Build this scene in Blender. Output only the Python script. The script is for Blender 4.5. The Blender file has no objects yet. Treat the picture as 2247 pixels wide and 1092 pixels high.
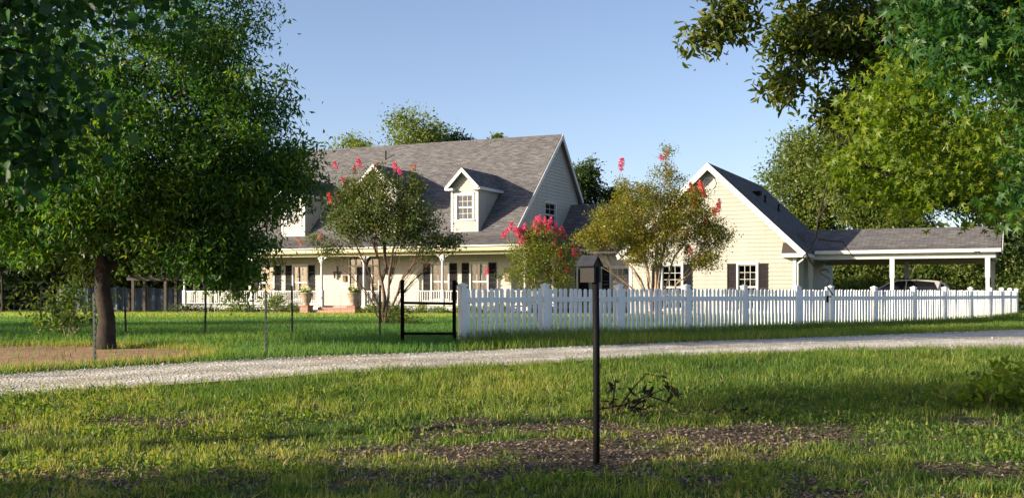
import bpy, bmesh, math, random
import numpy as np
from mathutils import Vector, Matrix
R_ = math.radians
random.seed(7)
rng = np.random.default_rng(11)
sc = bpy.context.scene
col = sc.collection

# ------------------------------------------------------------------ camera
EYE = 1.45
cd = bpy.data.cameras.new('camera')
cam = bpy.data.objects.new('camera', cd); col.objects.link(cam)
cam.location = (0, 0, EYE); cam.rotation_euler = (R_(90), 0, 0)
cd.sensor_width = 36; cd.lens = 38.45; cd.shift_y = 0.0436
cd.clip_start = 0.1; cd.clip_end = 3000
sc.camera = cam

# ------------------------------------------------------------------ light
SUN_HEAD = R_(20.4)      # heading of travelling sunlight, from +X towards +Y
SUN_EL = R_(16.5)
w = bpy.data.worlds.new('World'); sc.world = w; w.use_nodes = True
nt = w.node_tree; nt.nodes.clear()
sky = nt.nodes.new('ShaderNodeTexSky'); sky.sky_type = 'NISHITA'; sky.sun_disc = False
sky.sun_elevation = SUN_EL
sdir = Vector((-math.cos(SUN_HEAD), -math.sin(SUN_HEAD)))       # towards the sun
sky.sun_rotation = math.atan2(sdir.x, sdir.y)
sky.altitude = 100; sky.air_density = 0.75; sky.dust_density = 1.1; sky.ozone_density = 1.1
bg = nt.nodes.new('ShaderNodeBackground'); bg.inputs['Strength'].default_value = 0.087
wo = nt.nodes.new('ShaderNodeOutputWorld')
tint = nt.nodes.new('ShaderNodeMix'); tint.data_type = 'RGBA'; tint.blend_type = 'MULTIPLY'; tint.inputs[0].default_value = 1.
tint.inputs[7].default_value = (1.0, .935, .96, 1)        # the photograph's slightly violet blue
nt.links.new(sky.outputs[0], tint.inputs[6]); nt.links.new(tint.outputs[2], bg.inputs['Color']); nt.links.new(bg.outputs[0], wo.inputs['Surface'])
sl = bpy.data.lights.new('sun', 'SUN'); sl.energy = 3.9; sl.angle = R_(0.53); sl.color = (1.0, 0.87, 0.66)
so = bpy.data.objects.new('sun', sl); col.objects.link(so)
tv = Vector((math.cos(SUN_EL)*math.cos(SUN_HEAD), math.cos(SUN_EL)*math.sin(SUN_HEAD), -math.sin(SUN_EL)))
so.rotation_euler = tv.to_track_quat('-Z', 'Y').to_euler(); so.location = (-40, -20, 40)
vs = sc.view_settings
vs.view_transform = 'Standard'; vs.look = 'None'; vs.gamma = 1.0; vs.use_curve_mapping = False
vs.exposure = 1.42
sc.cycles.max_bounces = 7; sc.cycles.transparent_max_bounces = 8
sc.cycles.sample_clamp_indirect = 6.0
try:
    sc.cycles.use_denoising = True
except Exception:
    pass

# ------------------------------------------------------------------ materials
def newmat(name):
    m = bpy.data.materials.new(name); m.use_nodes = True
    n = m.node_tree; b = n.nodes['Principled BSDF']
    return m, n, b
def mixrgb(n, a, b, fac, mode='MIX'):
    x = n.nodes.new('ShaderNodeMix'); x.data_type = 'RGBA'; x.blend_type = mode
    for k, v in ((0, fac), (6, a), (7, b)):
        if hasattr(v, 'links') or isinstance(v, bpy.types.NodeSocket): n.links.new(v, x.inputs[k])
        elif k == 0: x.inputs[0].default_value = v
        else: x.inputs[k].default_value = (*v, 1)
    return x.outputs[2]
def tex_noise(n, scale, detail=3, rough=.55, coord=None, vec=None, dist=0):
    t = n.nodes.new('ShaderNodeTexNoise'); t.inputs['Scale'].default_value = scale
    t.inputs['Detail'].default_value = detail; t.inputs['Roughness'].default_value = rough
    t.inputs['Distortion'].default_value = dist
    if vec is None:
        c = n.nodes.new('ShaderNodeTexCoord'); vec = c.outputs[coord or 'Object']
    n.links.new(vec, t.inputs['Vector'])
    return t.outputs['Fac']
def ramp(n, fac, stops):
    r = n.nodes.new('ShaderNodeValToRGB'); e = r.color_ramp.elements
    while len(e) < len(stops): e.new(.5)
    for el, (p, c) in zip(e, stops):
        el.position = p; el.color = (*c, 1) if len(c) == 3 else c
    n.links.new(fac, r.inputs[0]); return r.outputs[0]
def bump(n, b, h, strength=.3, dist=.02):
    u = n.nodes.new('ShaderNodeBump'); u.inputs['Strength'].default_value = strength
    u.inputs['Distance'].default_value = dist
    n.links.new(h, u.inputs['Height']); n.links.new(u.outputs[0], b.inputs['Normal'])
def plain(name, c, rough=.6, var=.18, scale=3., bmp=0., spec=.4, metal=0.):
    m, n, b = newmat(name)
    f = tex_noise(n, scale, 5)
    lo = tuple(x*(1-var) for x in c); hi = tuple(min(1, x*(1+var)) for x in c)
    n.links.new(ramp(n, f, [(.3, lo), (.7, hi)]), b.inputs['Base Color'])
    b.inputs['Roughness'].default_value = rough; b.inputs['Metallic'].default_value = metal
    b.inputs['Specular IOR Level'].default_value = spec
    if bmp: bump(n, b, tex_noise(n, scale*9, 4), bmp, .01)
    return m
M = {}
def siding_mat():
    m, n, b = newmat('cream siding'); tc = n.nodes.new('ShaderNodeTexCoord'); mp = n.nodes.new('ShaderNodeMapping'); mp.inputs['Scale'].default_value = (3.5, 3.5, .35)
    n.links.new(tc.outputs['Object'], mp.inputs['Vector']); f = tex_noise(n, 1., 5, .65, vec=mp.outputs[0]); g = tex_noise(n, .5, 4)
    c = mixrgb(n, ramp(n, g, [(.3, (.345, .335, .29)), (.7, (.38, .37, .325))]), ramp(n, f, [(.28, (.86, .855, .83)), (.6, (1, 1, 1))]), 1., 'MULTIPLY')
    n.links.new(c, b.inputs['Base Color']); b.inputs['Roughness'].default_value = .55; return m
M['siding'] = siding_mat()
M['trim'] = plain('white trim paint', (.54, .54, .53), .45, .04, 2.)
M['beam'] = plain('cream porch beam', (.42, .385, .235), .55, .05, 1.)
M['vinyl'] = plain('white vinyl fence', (.87, .87, .87), .35, .05, 4., .02)
def vinyl_mat():
    m, n, b = newmat('white vinyl fence')
    tc = n.nodes.new('ShaderNodeTexCoord'); sx = n.nodes.new('ShaderNodeSeparateXYZ'); n.links.new(tc.outputs['Object'], sx.inputs[0])
    oi = n.nodes.new('ShaderNodeObjectInfo')
    va = n.nodes.new('ShaderNodeVectorMath'); n.links.new(tc.outputs['Object'], va.inputs[0]); n.links.new(oi.outputs['Location'], va.inputs[1])
    f = tex_noise(n, 6, 5, .65, vec=va.outputs[0])
    mr = n.nodes.new('ShaderNodeMapRange'); mr.inputs[1].default_value = .42; mr.inputs[2].default_value = .0; mr.inputs[3].default_value = 0; mr.inputs[4].default_value = 1.
    n.links.new(sx.outputs[2], mr.inputs[0])
    mu = n.nodes.new('ShaderNodeMath'); mu.operation = 'MULTIPLY'; n.links.new(mr.outputs[0], mu.inputs[0]); n.links.new(ramp(n, f, [(.35, (.1, .1, .1)), (.7, (.95, .95, .95))]), mu.inputs[1])
    c = mixrgb(n, ramp(n, oi.outputs['Random'], [(0, (.80, .80, .79)), (1, (.89, .89, .88))]), (.42, .43, .33), mu.outputs[0])
    c = mixrgb(n, c, ramp(n, f, [(.3, (.9, .9, .89)), (.6, (1, 1, 1))]), 1., 'MULTIPLY')
    n.links.new(c, b.inputs['Base Color']); b.inputs['Roughness'].default_value = .42; return m
M['vinyl'] = vinyl_mat()
M['shutter'] = plain('black shutter paint', (.008, .008, .011), .5, .2, 5., spec=.15)
M['shutter_brown'] = plain('faded plum shutter paint', (.022, .017, .019), .55, .2, 5., spec=.15)
M['black'] = plain('black metal paint', (.006, .006, .007), .7, .4, 8., .15, spec=.12)
M['tpost'] = plain('weathered green steel', (.03, .045, .035), .6, .3, 9.)
M['wire'] = plain('galvanized wire', (.05, .055, .05), .5, .2, 6., metal=.2)
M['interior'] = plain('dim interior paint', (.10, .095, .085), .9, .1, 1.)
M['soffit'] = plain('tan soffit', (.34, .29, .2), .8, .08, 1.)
M['porchfloor'] = plain('grey porch boards', (.36, .34, .31), .7, .15, 4.)
M['terracotta'] = plain('aged concrete urn', (.36, .27, .2), .8, .25, 7., .2)
M['bark'] = plain('dark furrowed bark', (.038, .029, .023), .95, .45, 7., .9)
M['bark_pale'] = plain('smooth pale bark', (.34, .25, .17), .8, .3, 5., .2)
M['bark_myrtle_dark'] = plain('brown crape bark', (.16, .10, .065), .8, .3, 6., .2)
M['twig'] = plain('dry twig', (.03, .022, .018), .9, .4, 9.)
M['iron'] = plain('rusty iron', (.035, .018, .012), .6, .4, 12.)
M['curtain'] = plain('pale curtain', (.62, .62, .64), .9, .1, 3.)
M['blind'] = plain('pale window blind', (.56, .56, .57), .8, .06, 2.)
M['woodgrey'] = plain('weathered grey wood', (.19, .155, .12), .85, .3, 6., .3)
M['oldwood'] = plain('old dark wood', (.11, .09, .072), .9, .3, 6., .3)
M['bluetarp'] = plain('dull blue tarp', (.035, .06, .10), .6, .3, 3.)
M['birdbox'] = plain('dark stained wood', (.010, .008, .007), .7, .4, 14., .2)
M['slate'] = plain('weathered grey roof board', (.03, .032, .04), .6, .25, 16., .2)
M['tyre'] = plain('tyre rubber', (.014, .014, .015), .85, .2, 10.)
M['rim'] = plain('alloy rim', (.5, .5, .52), .3, .1, 8., metal=.8)
M['carpaint'] = plain('silver car paint', (.33, .33, .34), .25, .03, 2., spec=.6)
M['carglass'] = plain('dark car glass', (.008, .008, .009), .08, .1, 2., spec=.6)
M['plaque'] = plain('brown wooden plaque', (.16, .09, .045), .7, .3, 9.)
M['pinkpetal'] = None

def glass_mat():
    m, n, b = newmat('window glass')
    n.nodes.remove(b)
    tr = n.nodes.new('ShaderNodeBsdfTransparent'); tr.inputs[0].default_value = (.72, .75, .78, 1)
    gl = n.nodes.new('ShaderNodeBsdfGlossy'); gl.inputs['Roughness'].default_value = .03
    gl.inputs[0].default_value = (.9, .92, .95, 1)
    fr = n.nodes.new('ShaderNodeFresnel'); fr.inputs[0].default_value = 1.5
    mx = n.nodes.new('ShaderNodeMixShader')
    n.links.new(fr.outputs[0], mx.inputs[0]); n.links.new(tr.outputs[0], mx.inputs[1]); n.links.new(gl.outputs[0], mx.inputs[2])
    n.links.new(mx.outputs[0], n.nodes['Material Output'].inputs[0])
    return m
M['glass'] = glass_mat()

def leaf_mat(name, cols, trans=.42, rough=.45):
    m, n, b = newmat(name)
    a = n.nodes.new('ShaderNodeAttribute'); a.attribute_name = 'rnd'
    k = len(cols)
    c = ramp(n, a.outputs['Fac'], [(i/(k-1), cc) for i, cc in enumerate(cols)])
    n.links.new(c, b.inputs['Base Color']); b.inputs['Roughness'].default_value = rough
    b.inputs['Specular IOR Level'].default_value = .35
    t = n.nodes.new('ShaderNodeBsdfTranslucent')
    tc = mixrgb(n, c, (.9, 1.0, .25), .95, 'MULTIPLY')
    tb = n.nodes.new('ShaderNodeHueSaturation'); tb.inputs['Value'].default_value = 2.0
    n.links.new(tc, tb.inputs['Color']); n.links.new(tb.outputs[0], t.inputs['Color'])
    mx = n.nodes.new('ShaderNodeMixShader'); mx.inputs[0].default_value = trans
    n.links.new(b.outputs[0], mx.inputs[1]); n.links.new(t.outputs[0], mx.inputs[2])
    n.links.new(mx.outputs[0], n.nodes['Material Output'].inputs[0])
    return m
M['pecan'] = leaf_mat('pecan leaves', [(.016, .056, .013), (.034, .098, .017), (.07, .145, .02), (.19, .21, .025)], .45)
M['darkleaf'] = leaf_mat('broad dark leaves', [(.012, .045, .018), (.02, .07, .02), (.03, .09, .022), (.06, .12, .03)], .38)
M['sweetgum'] = leaf_mat('sweetgum leaves', [(.014, .05, .018), (.028, .085, .02), (.055, .13, .02), (.15, .19, .02)], .42)  # shade on the near boughs painted in as a darker leaf tone
M['sweetgum_sun'] = leaf_mat('sun-toned sweetgum leaves', [(.06, .12, .014), (.11, .17, .015), (.17, .22, .016), (.24, .25, .02)], .5)  # lit copy of the sweetgum leaves, backlight painted into the colour
M['hickory'] = leaf_mat('hickory leaves', [(.03, .05, .012), (.055, .085, .018), (.10, .12, .018), (.15, .15, .02)], .4)
M['oak'] = leaf_mat('far oak leaves', [(.06, .09, .025), (.10, .14, .032), (.15, .18, .04), (.21, .22, .055)], .4)
M['oakdark'] = leaf_mat('dark far leaves', [(.02, .04, .014), (.035, .06, .02), (.055, .085, .025), (.09, .11, .03)], .35)
M['myrtle'] = leaf_mat('crape myrtle leaves', [(.05, .085, .016), (.10, .14, .02), (.17, .185, .024), (.27, .19, .03)], .42)
M['myrtle_gold'] = leaf_mat('golden crape myrtle leaves', [(.06, .085, .016), (.13, .14, .02), (.21, .18, .024), (.30, .17, .03)], .42)
M['myrtle_dark'] = leaf_mat('dark crape myrtle leaves', [(.035, .065, .02), (.06, .095, .026), (.10, .125, .03), (.18, .13, .035)], .4)  # darker copy of the myrtle leaves, the tree's shade put into the colour
M['shrub'] = leaf_mat('porch shrub leaves', [(.05, .09, .02), (.09, .14, .03), (.16, .19, .05), (.24, .24, .08)], .4)
M['petal'] = leaf_mat('crape myrtle petals', [(.42, .015, .10), (.55, .035, .17), (.64, .085, .25), (.72, .2, .36)], .35)
M['petal_red'] = leaf_mat('red crape petals', [(.36, .03, .035), (.52, .06, .07), (.60, .12, .13), (.62, .22, .2)], .4)
M['petal_faded'] = leaf_mat('faded crape petals', [(.42, .12, .12), (.5, .2, .16), (.55, .25, .2), (.5, .3, .14)], .3)
M['white_petal'] = leaf_mat('white petals', [(.7, .68, .5), (.75, .74, .6), (.8, .78, .65), (.75, .7, .3)], .3)
M['grass'] = leaf_mat('verge grass', [(.05, .105, .018), (.09, .155, .024), (.17, .21, .03), (.40, .33, .12)], .4, .6)
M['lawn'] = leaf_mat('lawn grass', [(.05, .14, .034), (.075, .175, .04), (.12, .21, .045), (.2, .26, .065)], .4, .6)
M['sunlawn'] = leaf_mat('sun-brightened lawn grass', [(.10, .18, .04), (.16, .24, .05), (.23, .28, .06), (.32, .33, .09)], .45, .6)  # sunlight on the house lawn painted in as a lighter, yellower grass tone
M['litter'] = leaf_mat('dry fallen leaves', [(.06, .042, .032), (.11, .078, .058), (.19, .138, .105), (.38, .31, .26)], .1, .8)
M['deadleaf'] = leaf_mat('dead dark leaves', [(.012, .009, .007), (.02, .014, .01), (.03, .02, .014), (.05, .035, .02)], .1, .8)

def shingle_mat():
    m, n, b = newmat('asphalt shingles')
    tc = n.nodes.new('ShaderNodeTexCoord')
    br = n.nodes.new('ShaderNodeTexBrick'); n.links.new(tc.outputs['UV'], br.inputs['Vector'])
    br.inputs['Scale'].default_value = 1.0; br.inputs['Brick Width'].default_value = .42
    br.inputs['Row Height'].default_value = .15; br.inputs['Mortar Size'].default_value = .012
    br.inputs['Color1'].default_value = (.175, .174, .182, 1); br.inputs['Color2'].default_value = (.11, .11, .118, 1)
    br.inputs['Mortar'].default_value = (.065, .055, .05, 1); br.inputs['Bias'].default_value = -.2
    f = tex_noise(n, .9, 4, .6, vec=tc.outputs['UV'])
    mp = n.nodes.new('ShaderNodeMapping'); mp.inputs['Scale'].default_value = (2.2, 7.0, 1)
    n.links.new(tc.outputs['UV'], mp.inputs['Vector'])
    f2 = tex_noise(n, 1., 3, .6, vec=mp.outputs[0])
    c = mixrgb(n, br.outputs['Color'], ramp(n, f2, [(.34, (.6, .6, .61)), (.68, (1.25, 1.23, 1.2))]), .9, 'MULTIPLY')
    c = mixrgb(n, c, ramp(n, f, [(.3, (.85, .84, .86)), (.7, (1.12, 1.1, 1.06))]), 1., 'MULTIPLY')
    n.links.new(c, b.inputs['Base Color']); b.inputs['Roughness'].default_value = .9
    b.inputs['Specular IOR Level'].default_value = .2
    bump(n, b, tex_noise(n, 60, 3, vec=tc.outputs['UV']), .4, .006)
    return m
M['shingle'] = shingle_mat()
def brick_mat():
    m, n, b = newmat('red brick')
    tc = n.nodes.new('ShaderNodeTexCoord')
    sx = n.nodes.new('ShaderNodeSeparateXYZ'); n.links.new(tc.outputs['Object'], sx.inputs[0])
    ad = n.nodes.new('ShaderNodeMath'); n.links.new(sx.outputs[0], ad.inputs[0]); n.links.new(sx.outputs[1], ad.inputs[1])
    cb = n.nodes.new('ShaderNodeCombineXYZ'); n.links.new(ad.outputs[0], cb.inputs[0]); n.links.new(sx.outputs[2], cb.inputs[1])
    br = n.nodes.new('ShaderNodeTexBrick'); n.links.new(cb.outputs[0], br.inputs['Vector'])
    br.inputs['Scale'].default_value = 1.; br.inputs['Brick Width'].default_value = .215; br.inputs['Row Height'].default_value = .075
    br.inputs['Mortar Size'].default_value = .01
    br.inputs['Color1'].default_value = (.33, .12, .07, 1); br.inputs['Color2'].default_value = (.23, .085, .055, 1)
    br.inputs['Mortar'].default_value = (.42, .36, .3, 1)
    n.links.new(br.outputs['Color'], b.inputs['Base Color']); b.inputs['Roughness'].default_value = .9
    bump(n, b, br.outputs['Fac'], -.4, .006)
    return m
M['brick'] = brick_mat()
def gravel_mat():
    m, n, b = newmat('pale limestone gravel')
    v = n.nodes.new('ShaderNodeTexVoronoi'); v.inputs['Scale'].default_value = 26
    tc = n.nodes.new('ShaderNodeTexCoord'); n.links.new(tc.outputs['Object'], v.inputs['Vector'])
    c = ramp(n, v.outputs['Color'], [(0., (.36, .335, .295)), (.55, (.56, .52, .45)), (1., (.72, .68, .60))])
    f = tex_noise(n, .55, 5, .65)
    c = mixrgb(n, c, (.40, .31, .21), ramp(n, f, [(.50, (0, 0, 0)), (.68, (.8, .8, .8))]))
    at = n.nodes.new('ShaderNodeAttribute'); at.attribute_name = 'cross'
    wv = n.nodes.new('ShaderNodeMath'); wv.operation = 'MULTIPLY_ADD'; n.links.new(tex_noise(n, .8, 3), wv.inputs[0]); wv.inputs[1].default_value = .22; n.links.new(at.outputs['Fac'], wv.inputs[2])
    c = mixrgb(n, c, ramp(n, wv.outputs[0], [(.06, (.55, .5, .42)), (.2, (.85, .83, .8)), (.36, (1.18, 1.17, 1.15)), (.6, (.78, .76, .7)), (.82, (1.18, 1.17, 1.15)), (.98, (.86, .84, .8)), (1.0, (.7, .66, .56))]), 1., 'MULTIPLY')
    c = mixrgb(n, c, ramp(n, tex_noise(n, 3.2, 4), [(.3, (.72, .72, .72)), (.7, (1.15, 1.15, 1.15))]), 1., 'MULTIPLY')
    n.links.new(c, b.inputs['Base Color']); b.inputs['Roughness'].default_value = .95
    b.inputs['Specular IOR Level'].default_value = .2
    bump(n, b, v.outputs['Distance'], .7, .02)
    return m
M['gravel'] = gravel_mat()
M['stone'] = leaf_mat('limestone chips', [(.36, .34, .31), (.52, .5, .46), (.64, .61, .56), (.74, .71, .66)], .0, .9)
def ground_mat():
    m, n, b = newmat('turf and soil')
    a = n.nodes.new('ShaderNodeAttribute'); a.attribute_name = 'bare'
    f = tex_noise(n, 2.4, 6, .65); g = tex_noise(n, 16, 5, .7)
    soil = ramp(n, g, [(.25, (.045, .032, .023)), (.5, (.11, .082, .06)), (.75, (.20, .16, .125))])
    turf = ramp(n, g, [(.2, (.022, .05, .012)), (.5, (.045, .09, .02)), (.8, (.08, .12, .03))])
    turf = mixrgb(n, turf, (.16, .135, .065), ramp(n, f, [(.45, (0, 0, 0)), (.72, (.75, .75, .75))]))
    n.links.new(mixrgb(n, turf, soil, a.outputs['Fac']), b.inputs['Base Color'])
    b.inputs['Roughness'].default_value = 1.; b.inputs['Specular IOR Level'].default_value = .1
    bump(n, b, g, .8, .05)
    return m
M['ground'] = ground_mat()
def dirt_mat():
    m, n, b = newmat('bare sandy earth')
    g = tex_noise(n, 7, 6, .7)
    n.links.new(ramp(n, g, [(.25, (.25, .145, .09)), (.55, (.39, .24, .155)), (.8, (.47, .33, .23))]), b.inputs['Base Color'])
    b.inputs['Roughness'].default_value = 1.; b.inputs['Specular IOR Level'].default_value = .1
    bump(n, b, g, .7, .05)
    return m
M['dirt'] = dirt_mat()

# ------------------------------------------------------------------ helpers
def tag(o, label=None, cat=None, group=None, kind=None):
    if label: o['label'] = label
    if cat: o['category'] = cat
    if group: o['group'] = group
    if kind: o['kind'] = kind
    return o
def empty(name, loc=(0, 0, 0), rz=0.):
    o = bpy.data.objects.new(name, None); col.objects.link(o)
    o.location = loc; o.rotation_euler = (0, 0, rz); o.empty_display_size = .2
    return o
def link(name, me, m=None, parent=None, loc=None, rz=0.):
    o = bpy.data.objects.new(name, me); col.objects.link(o)
    if m is not None and not me.materials: me.materials.append(m)
    if parent is not None: o.parent = parent
    if loc is not None: o.location = loc
    if rz: o.rotation_euler = (0, 0, rz)
    return o
class MB:
    def __init__(s): s.v = []; s.f = []; s.uv = None
    def add(s, vs, fs):
        k = len(s.v); s.v += [tuple(p) for p in vs]; s.f += [tuple(i+k for i in f) for f in fs]; return s
    def box(s, a, b):
        x0, y0, z0 = a; x1, y1, z1 = b
        return s.add([(x0,y0,z0),(x1,y0,z0),(x1,y1,z0),(x0,y1,z0),(x0,y0,z1),(x1,y0,z1),(x1,y1,z1),(x0,y1,z1)],
              [(0,3,2,1),(4,5,6,7),(0,1,5,4),(1,2,6,5),(2,3,7,6),(3,0,4,7)])
    def hexa(s, p):
        return s.add(p, [(0,3,2,1),(4,5,6,7),(0,1,5,4),(1,2,6,5),(2,3,7,6),(3,0,4,7)])
    def beam(s, p, q, wx, wz, up=(0, 0, 1)):
        p = Vector(p); q = Vector(q); d = (q-p).normalized(); upv = Vector(up)
        a = d.cross(upv)
        if a.length < 1e-4: a = Vector((1, 0, 0))
        a.normalize(); b = a.cross(d).normalized(); a *= wx/2; b *= wz/2
        return s.hexa([p-a-b, p+a-b, q+a-b, q-a-b, p-a+b, p+a+b, q+a+b, q-a+b])
    def tube(s, pts, rad, n=6, cap=True):
        pts = [Vector(p) for p in pts]; k0 = len(s.v); ref = None
        for i, p in enumerate(pts):
            d = (pts[min(i+1, len(pts)-1)]-pts[max(i-1, 0)]).normalized()
            if ref is None: ref = d.orthogonal().normalized()
            a = (ref-d*ref.dot(d)); a = a.normalized() if a.length > 1e-5 else d.orthogonal().normalized()
            ref = a; b = d.cross(a)
            r = rad[i] if hasattr(rad, '__len__') else rad
            for j in range(n):
                t = 2*math.pi*j/n; s.v.append(tuple(p+(a*math.cos(t)+b*math.sin(t))*r))
        for i in range(len(pts)-1):
            for j in range(n):
                s.f.append((k0+i*n+j, k0+i*n+(j+1) % n, k0+(i+1)*n+(j+1) % n, k0+(i+1)*n+j))
        if cap:
            s.f.append(tuple(k0+j for j in range(n))[::-1]); e = k0+(len(pts)-1)*n; s.f.append(tuple(e+j for j in range(n)))
        return s
    def lathe(s, prof, c=(0, 0, 0), n=16, axis='z'):
        k0 = len(s.v)
        for r, z in prof:
            for j in range(n):
                t = 2*math.pi*j/n
                p = (r*math.cos(t), r*math.sin(t), z) if axis == 'z' else (r*math.cos(t), z, r*math.sin(t))
                s.v.append((c[0]+p[0], c[1]+p[1], c[2]+p[2]))
        for i in range(len(prof)-1):
            for j in range(n):
                s.f.append((k0+i*n+j, k0+i*n+(j+1) % n, k0+(i+1)*n+(j+1) % n, k0+(i+1)*n+j))
        s.f.append(tuple(k0+j for j in range(n))[::-1]); e = k0+(len(prof)-1)*n; s.f.append(tuple(e+j for j in range(n)))
        return s
    def prism(s, poly, d):          # poly: list of 3-D points, d: extrude vector
        n = len(poly); p = [Vector(a) for a in poly]; d = Vector(d)
        return s.add([*p, *[a+d for a in p]], [tuple(range(n))[::-1], tuple(range(n, 2*n))]+[(i, (i+1) % n, n+(i+1) % n, n+i) for i in range(n)])
    def mesh(s, name, smooth=False):
        me = bpy.data.meshes.new(name); me.from_pydata(s.v, [], s.f)
        if smooth: me.polygons.foreach_set('use_smooth', [True]*len(me.polygons))
        if s.uv is not None:
            l = me.uv_layers.new(name='UVMap')
            idx = np.zeros(len(me.loops), dtype=np.int32); me.loops.foreach_get('vertex_index', idx)
            l.data.foreach_set('uv', np.array(s.uv, dtype=np.float32)[idx].ravel())
        bm = bmesh.new(); bm.from_mesh(me); bmesh.ops.recalc_face_normals(bm, faces=bm.faces); bm.to_mesh(me); bm.free()
        me.update(); return me
    def build(s, name, m, parent=None, smooth=False, loc=None):
        return link(name, s.mesh(name, smooth), m, parent, loc)

def np_mesh(name, V, F, rnd=None, mat_=None, attr='rnd', smooth=False):
    V = np.ascontiguousarray(V, dtype=np.float32); F = np.ascontiguousarray(F, dtype=np.int32)
    m, k = F.shape; me = bpy.data.meshes.new(name)
    me.vertices.add(len(V)); me.vertices.foreach_set('co', V.ravel())
    me.loops.add(m*k); me.loops.foreach_set('vertex_index', F.ravel())
    me.polygons.add(m); me.polygons.foreach_set('loop_start', np.arange(m, dtype=np.int32)*k)
    me.update(calc_edges=True)
    if rnd is not None:
        a = me.attributes.new(attr, 'FLOAT', 'FACE'); a.data.foreach_set('value', np.asarray(rnd, dtype=np.float32))
    if smooth: me.polygons.foreach_set('use_smooth', np.ones(m, dtype=bool))
    if mat_: me.materials.append(mat_)
    return me

def _h(i, j, s):
    x = np.sin(i*127.1+j*311.7+s*74.7)*43758.5453; return x-np.floor(x)
def vnoise(x, y, s=0):
    i = np.floor(x); j = np.floor(y); fx = x-i; fy = y-j
    fx = fx*fx*(3-2*fx); fy = fy*fy*(3-2*fy)
    return (_h(i, j, s)*(1-fx)+_h(i+1, j, s)*fx)*(1-fy)+(_h(i, j+1, s)*(1-fx)+_h(i+1, j+1, s)*fx)*fy
def fbm(x, y, s=0, o=4):
    t = 0.; a = .5; x = np.asarray(x, float); y = np.asarray(y, float)
    for k in range(o):
        t = t+a*vnoise(x, y, s+k); x = x*2.03+5.1; y = y*2.03+1.7; a *= .5
    return t/(1-.5**o)
YS = [-900, 7, 9.3, 12, 14, 16.5, 19, 21.6, 30, 42, 52, 60, 2000]; ZS = [0, 0, 0, .09, .2, .33, .42, .51, .515, .515, .36, .25, .25]
def terr(x, y):
    x = np.asarray(x, float); y = np.asarray(y, float)
    z = (np.interp(y-.6, YS, ZS)+np.interp(y, YS, ZS)+np.interp(y+.6, YS, ZS))/3
    amp = np.interp(y, [5, 9, 17, 20, 60], [.10, .09, .05, .02, .0])
    return z+(fbm(x*.55, y*.55, 3)-.5)*amp
def tz(x, y): return float(terr(x, y))

# leaves: templates made of quads; columns = across, along, lift
TPL = {
 'diamond': (np.array([(0,0,0),(.5,.42,.10),(0,1,-.06),(-.5,.42,.10)]), np.array([(0,1,2,3)])),
 'leaf': (np.array([(0,0,0),(.36,.28,.07),(.40,.62,.06),(0,1,-.10),(-.40,.62,.06),(-.36,.28,.07)]), np.array([(0,1,2,3),(0,3,4,5)])),
}
def _star():
    v = [(0, .30, 0)]; f = []; tips = [(-90, .62), (-38, .80), (0, .92), (38, .80), (90, .62)]
    tips = [(-100, .55), (-48, .70), (0, .78), (48, .70), (100, .55)]
    notch = [-150, -74, -24, 24, 74, 150]
    for a in notch: v.append((math.sin(R_(a))*.24, .30+math.cos(R_(a))*.24, .03))
    for a, r in tips: v.append((math.sin(R_(a))*r, .30+math.cos(R_(a))*r, -.24 if abs(a) > 20 else -.16))
    for i in range(5): f.append((0, 1+i, 7+i, 2+i))
    f.append((0, 6, 6, 1))
    return np.array(v), np.array(f[:5])
TPL['star'] = _star()
def unit(a): return a/np.maximum(np.linalg.norm(a, axis=1, keepdims=True), 1e-6)
def leaves(name, P, axis, normal, L, W, tpl, m, rnd, parent=None, kind='stuff'):
    T, F = TPL[tpl]; n = len(P)
    t = unit(axis); nn = normal-t*np.sum(normal*t, axis=1, keepdims=True); nn = unit(nn); b = np.cross(t, nn)
    L = np.broadcast_to(L, (n,))[:, None, None]; W = np.broadcast_to(W, (n,))[:, None, None]
    V = P[:, None, :]+t[:, None, :]*(T[None, :, 1:2]*L)+b[:, None, :]*(T[None, :, 0:1]*W)+nn[:, None, :]*(T[None, :, 2:3]*L)
    FF = (F[None]+(np.arange(n)*len(T))[:, None, None]).reshape(-1, F.shape[1])
    me = np_mesh(name, V.reshape(-1, 3), FF, np.repeat(rnd, len(F)), m)
    o = link(name, me, None, parent)
    if kind: o['kind'] = kind
    return o
def sph(n): return unit(rng.normal(size=(n, 3)))

def clusters(blobs, n, inner=.45):
    """cluster centres spread through the blobs (cx,cy,cz,rx,ry,rz), denser towards the shell"""
    B = np.array(blobs, float); wgt = (B[:, 3]*B[:, 4]*B[:, 5])**.62; wgt /= wgt.sum()
    k = rng.choice(len(B), n, p=wgt)
    r = (inner+(1-inner)*rng.random(n)**.6)[:, None]
    return B[k, :3]+sph(n)*r*B[k, 3:6], k
def foliage(name, C, per, spread, L, W, tpl, m, parent=None, droop=.3, up=.6, flat=.7, hue=None, kind='stuff'):
    n = len(C)*per
    P = np.repeat(C, per, axis=0)+rng.normal(size=(n, 3))*spread*np.array([1, 1, flat])
    ax = sph(n)*1.0+np.array([0, 0, -droop]); nr = sph(n)+np.array([0, 0, up])
    cl = np.repeat(rng.random(len(C)) if hue is None else hue, per)
    rnd = np.clip(.55*cl+.45*rng.random(n)+rng.normal(size=n)*.06, 0, 1)
    s = .6+.7*rng.random(n)
    return leaves(name, P, ax, nr, L*s, W*s*(.65+.5*rng.random(n)), tpl, m, rnd, parent, kind)
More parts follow.
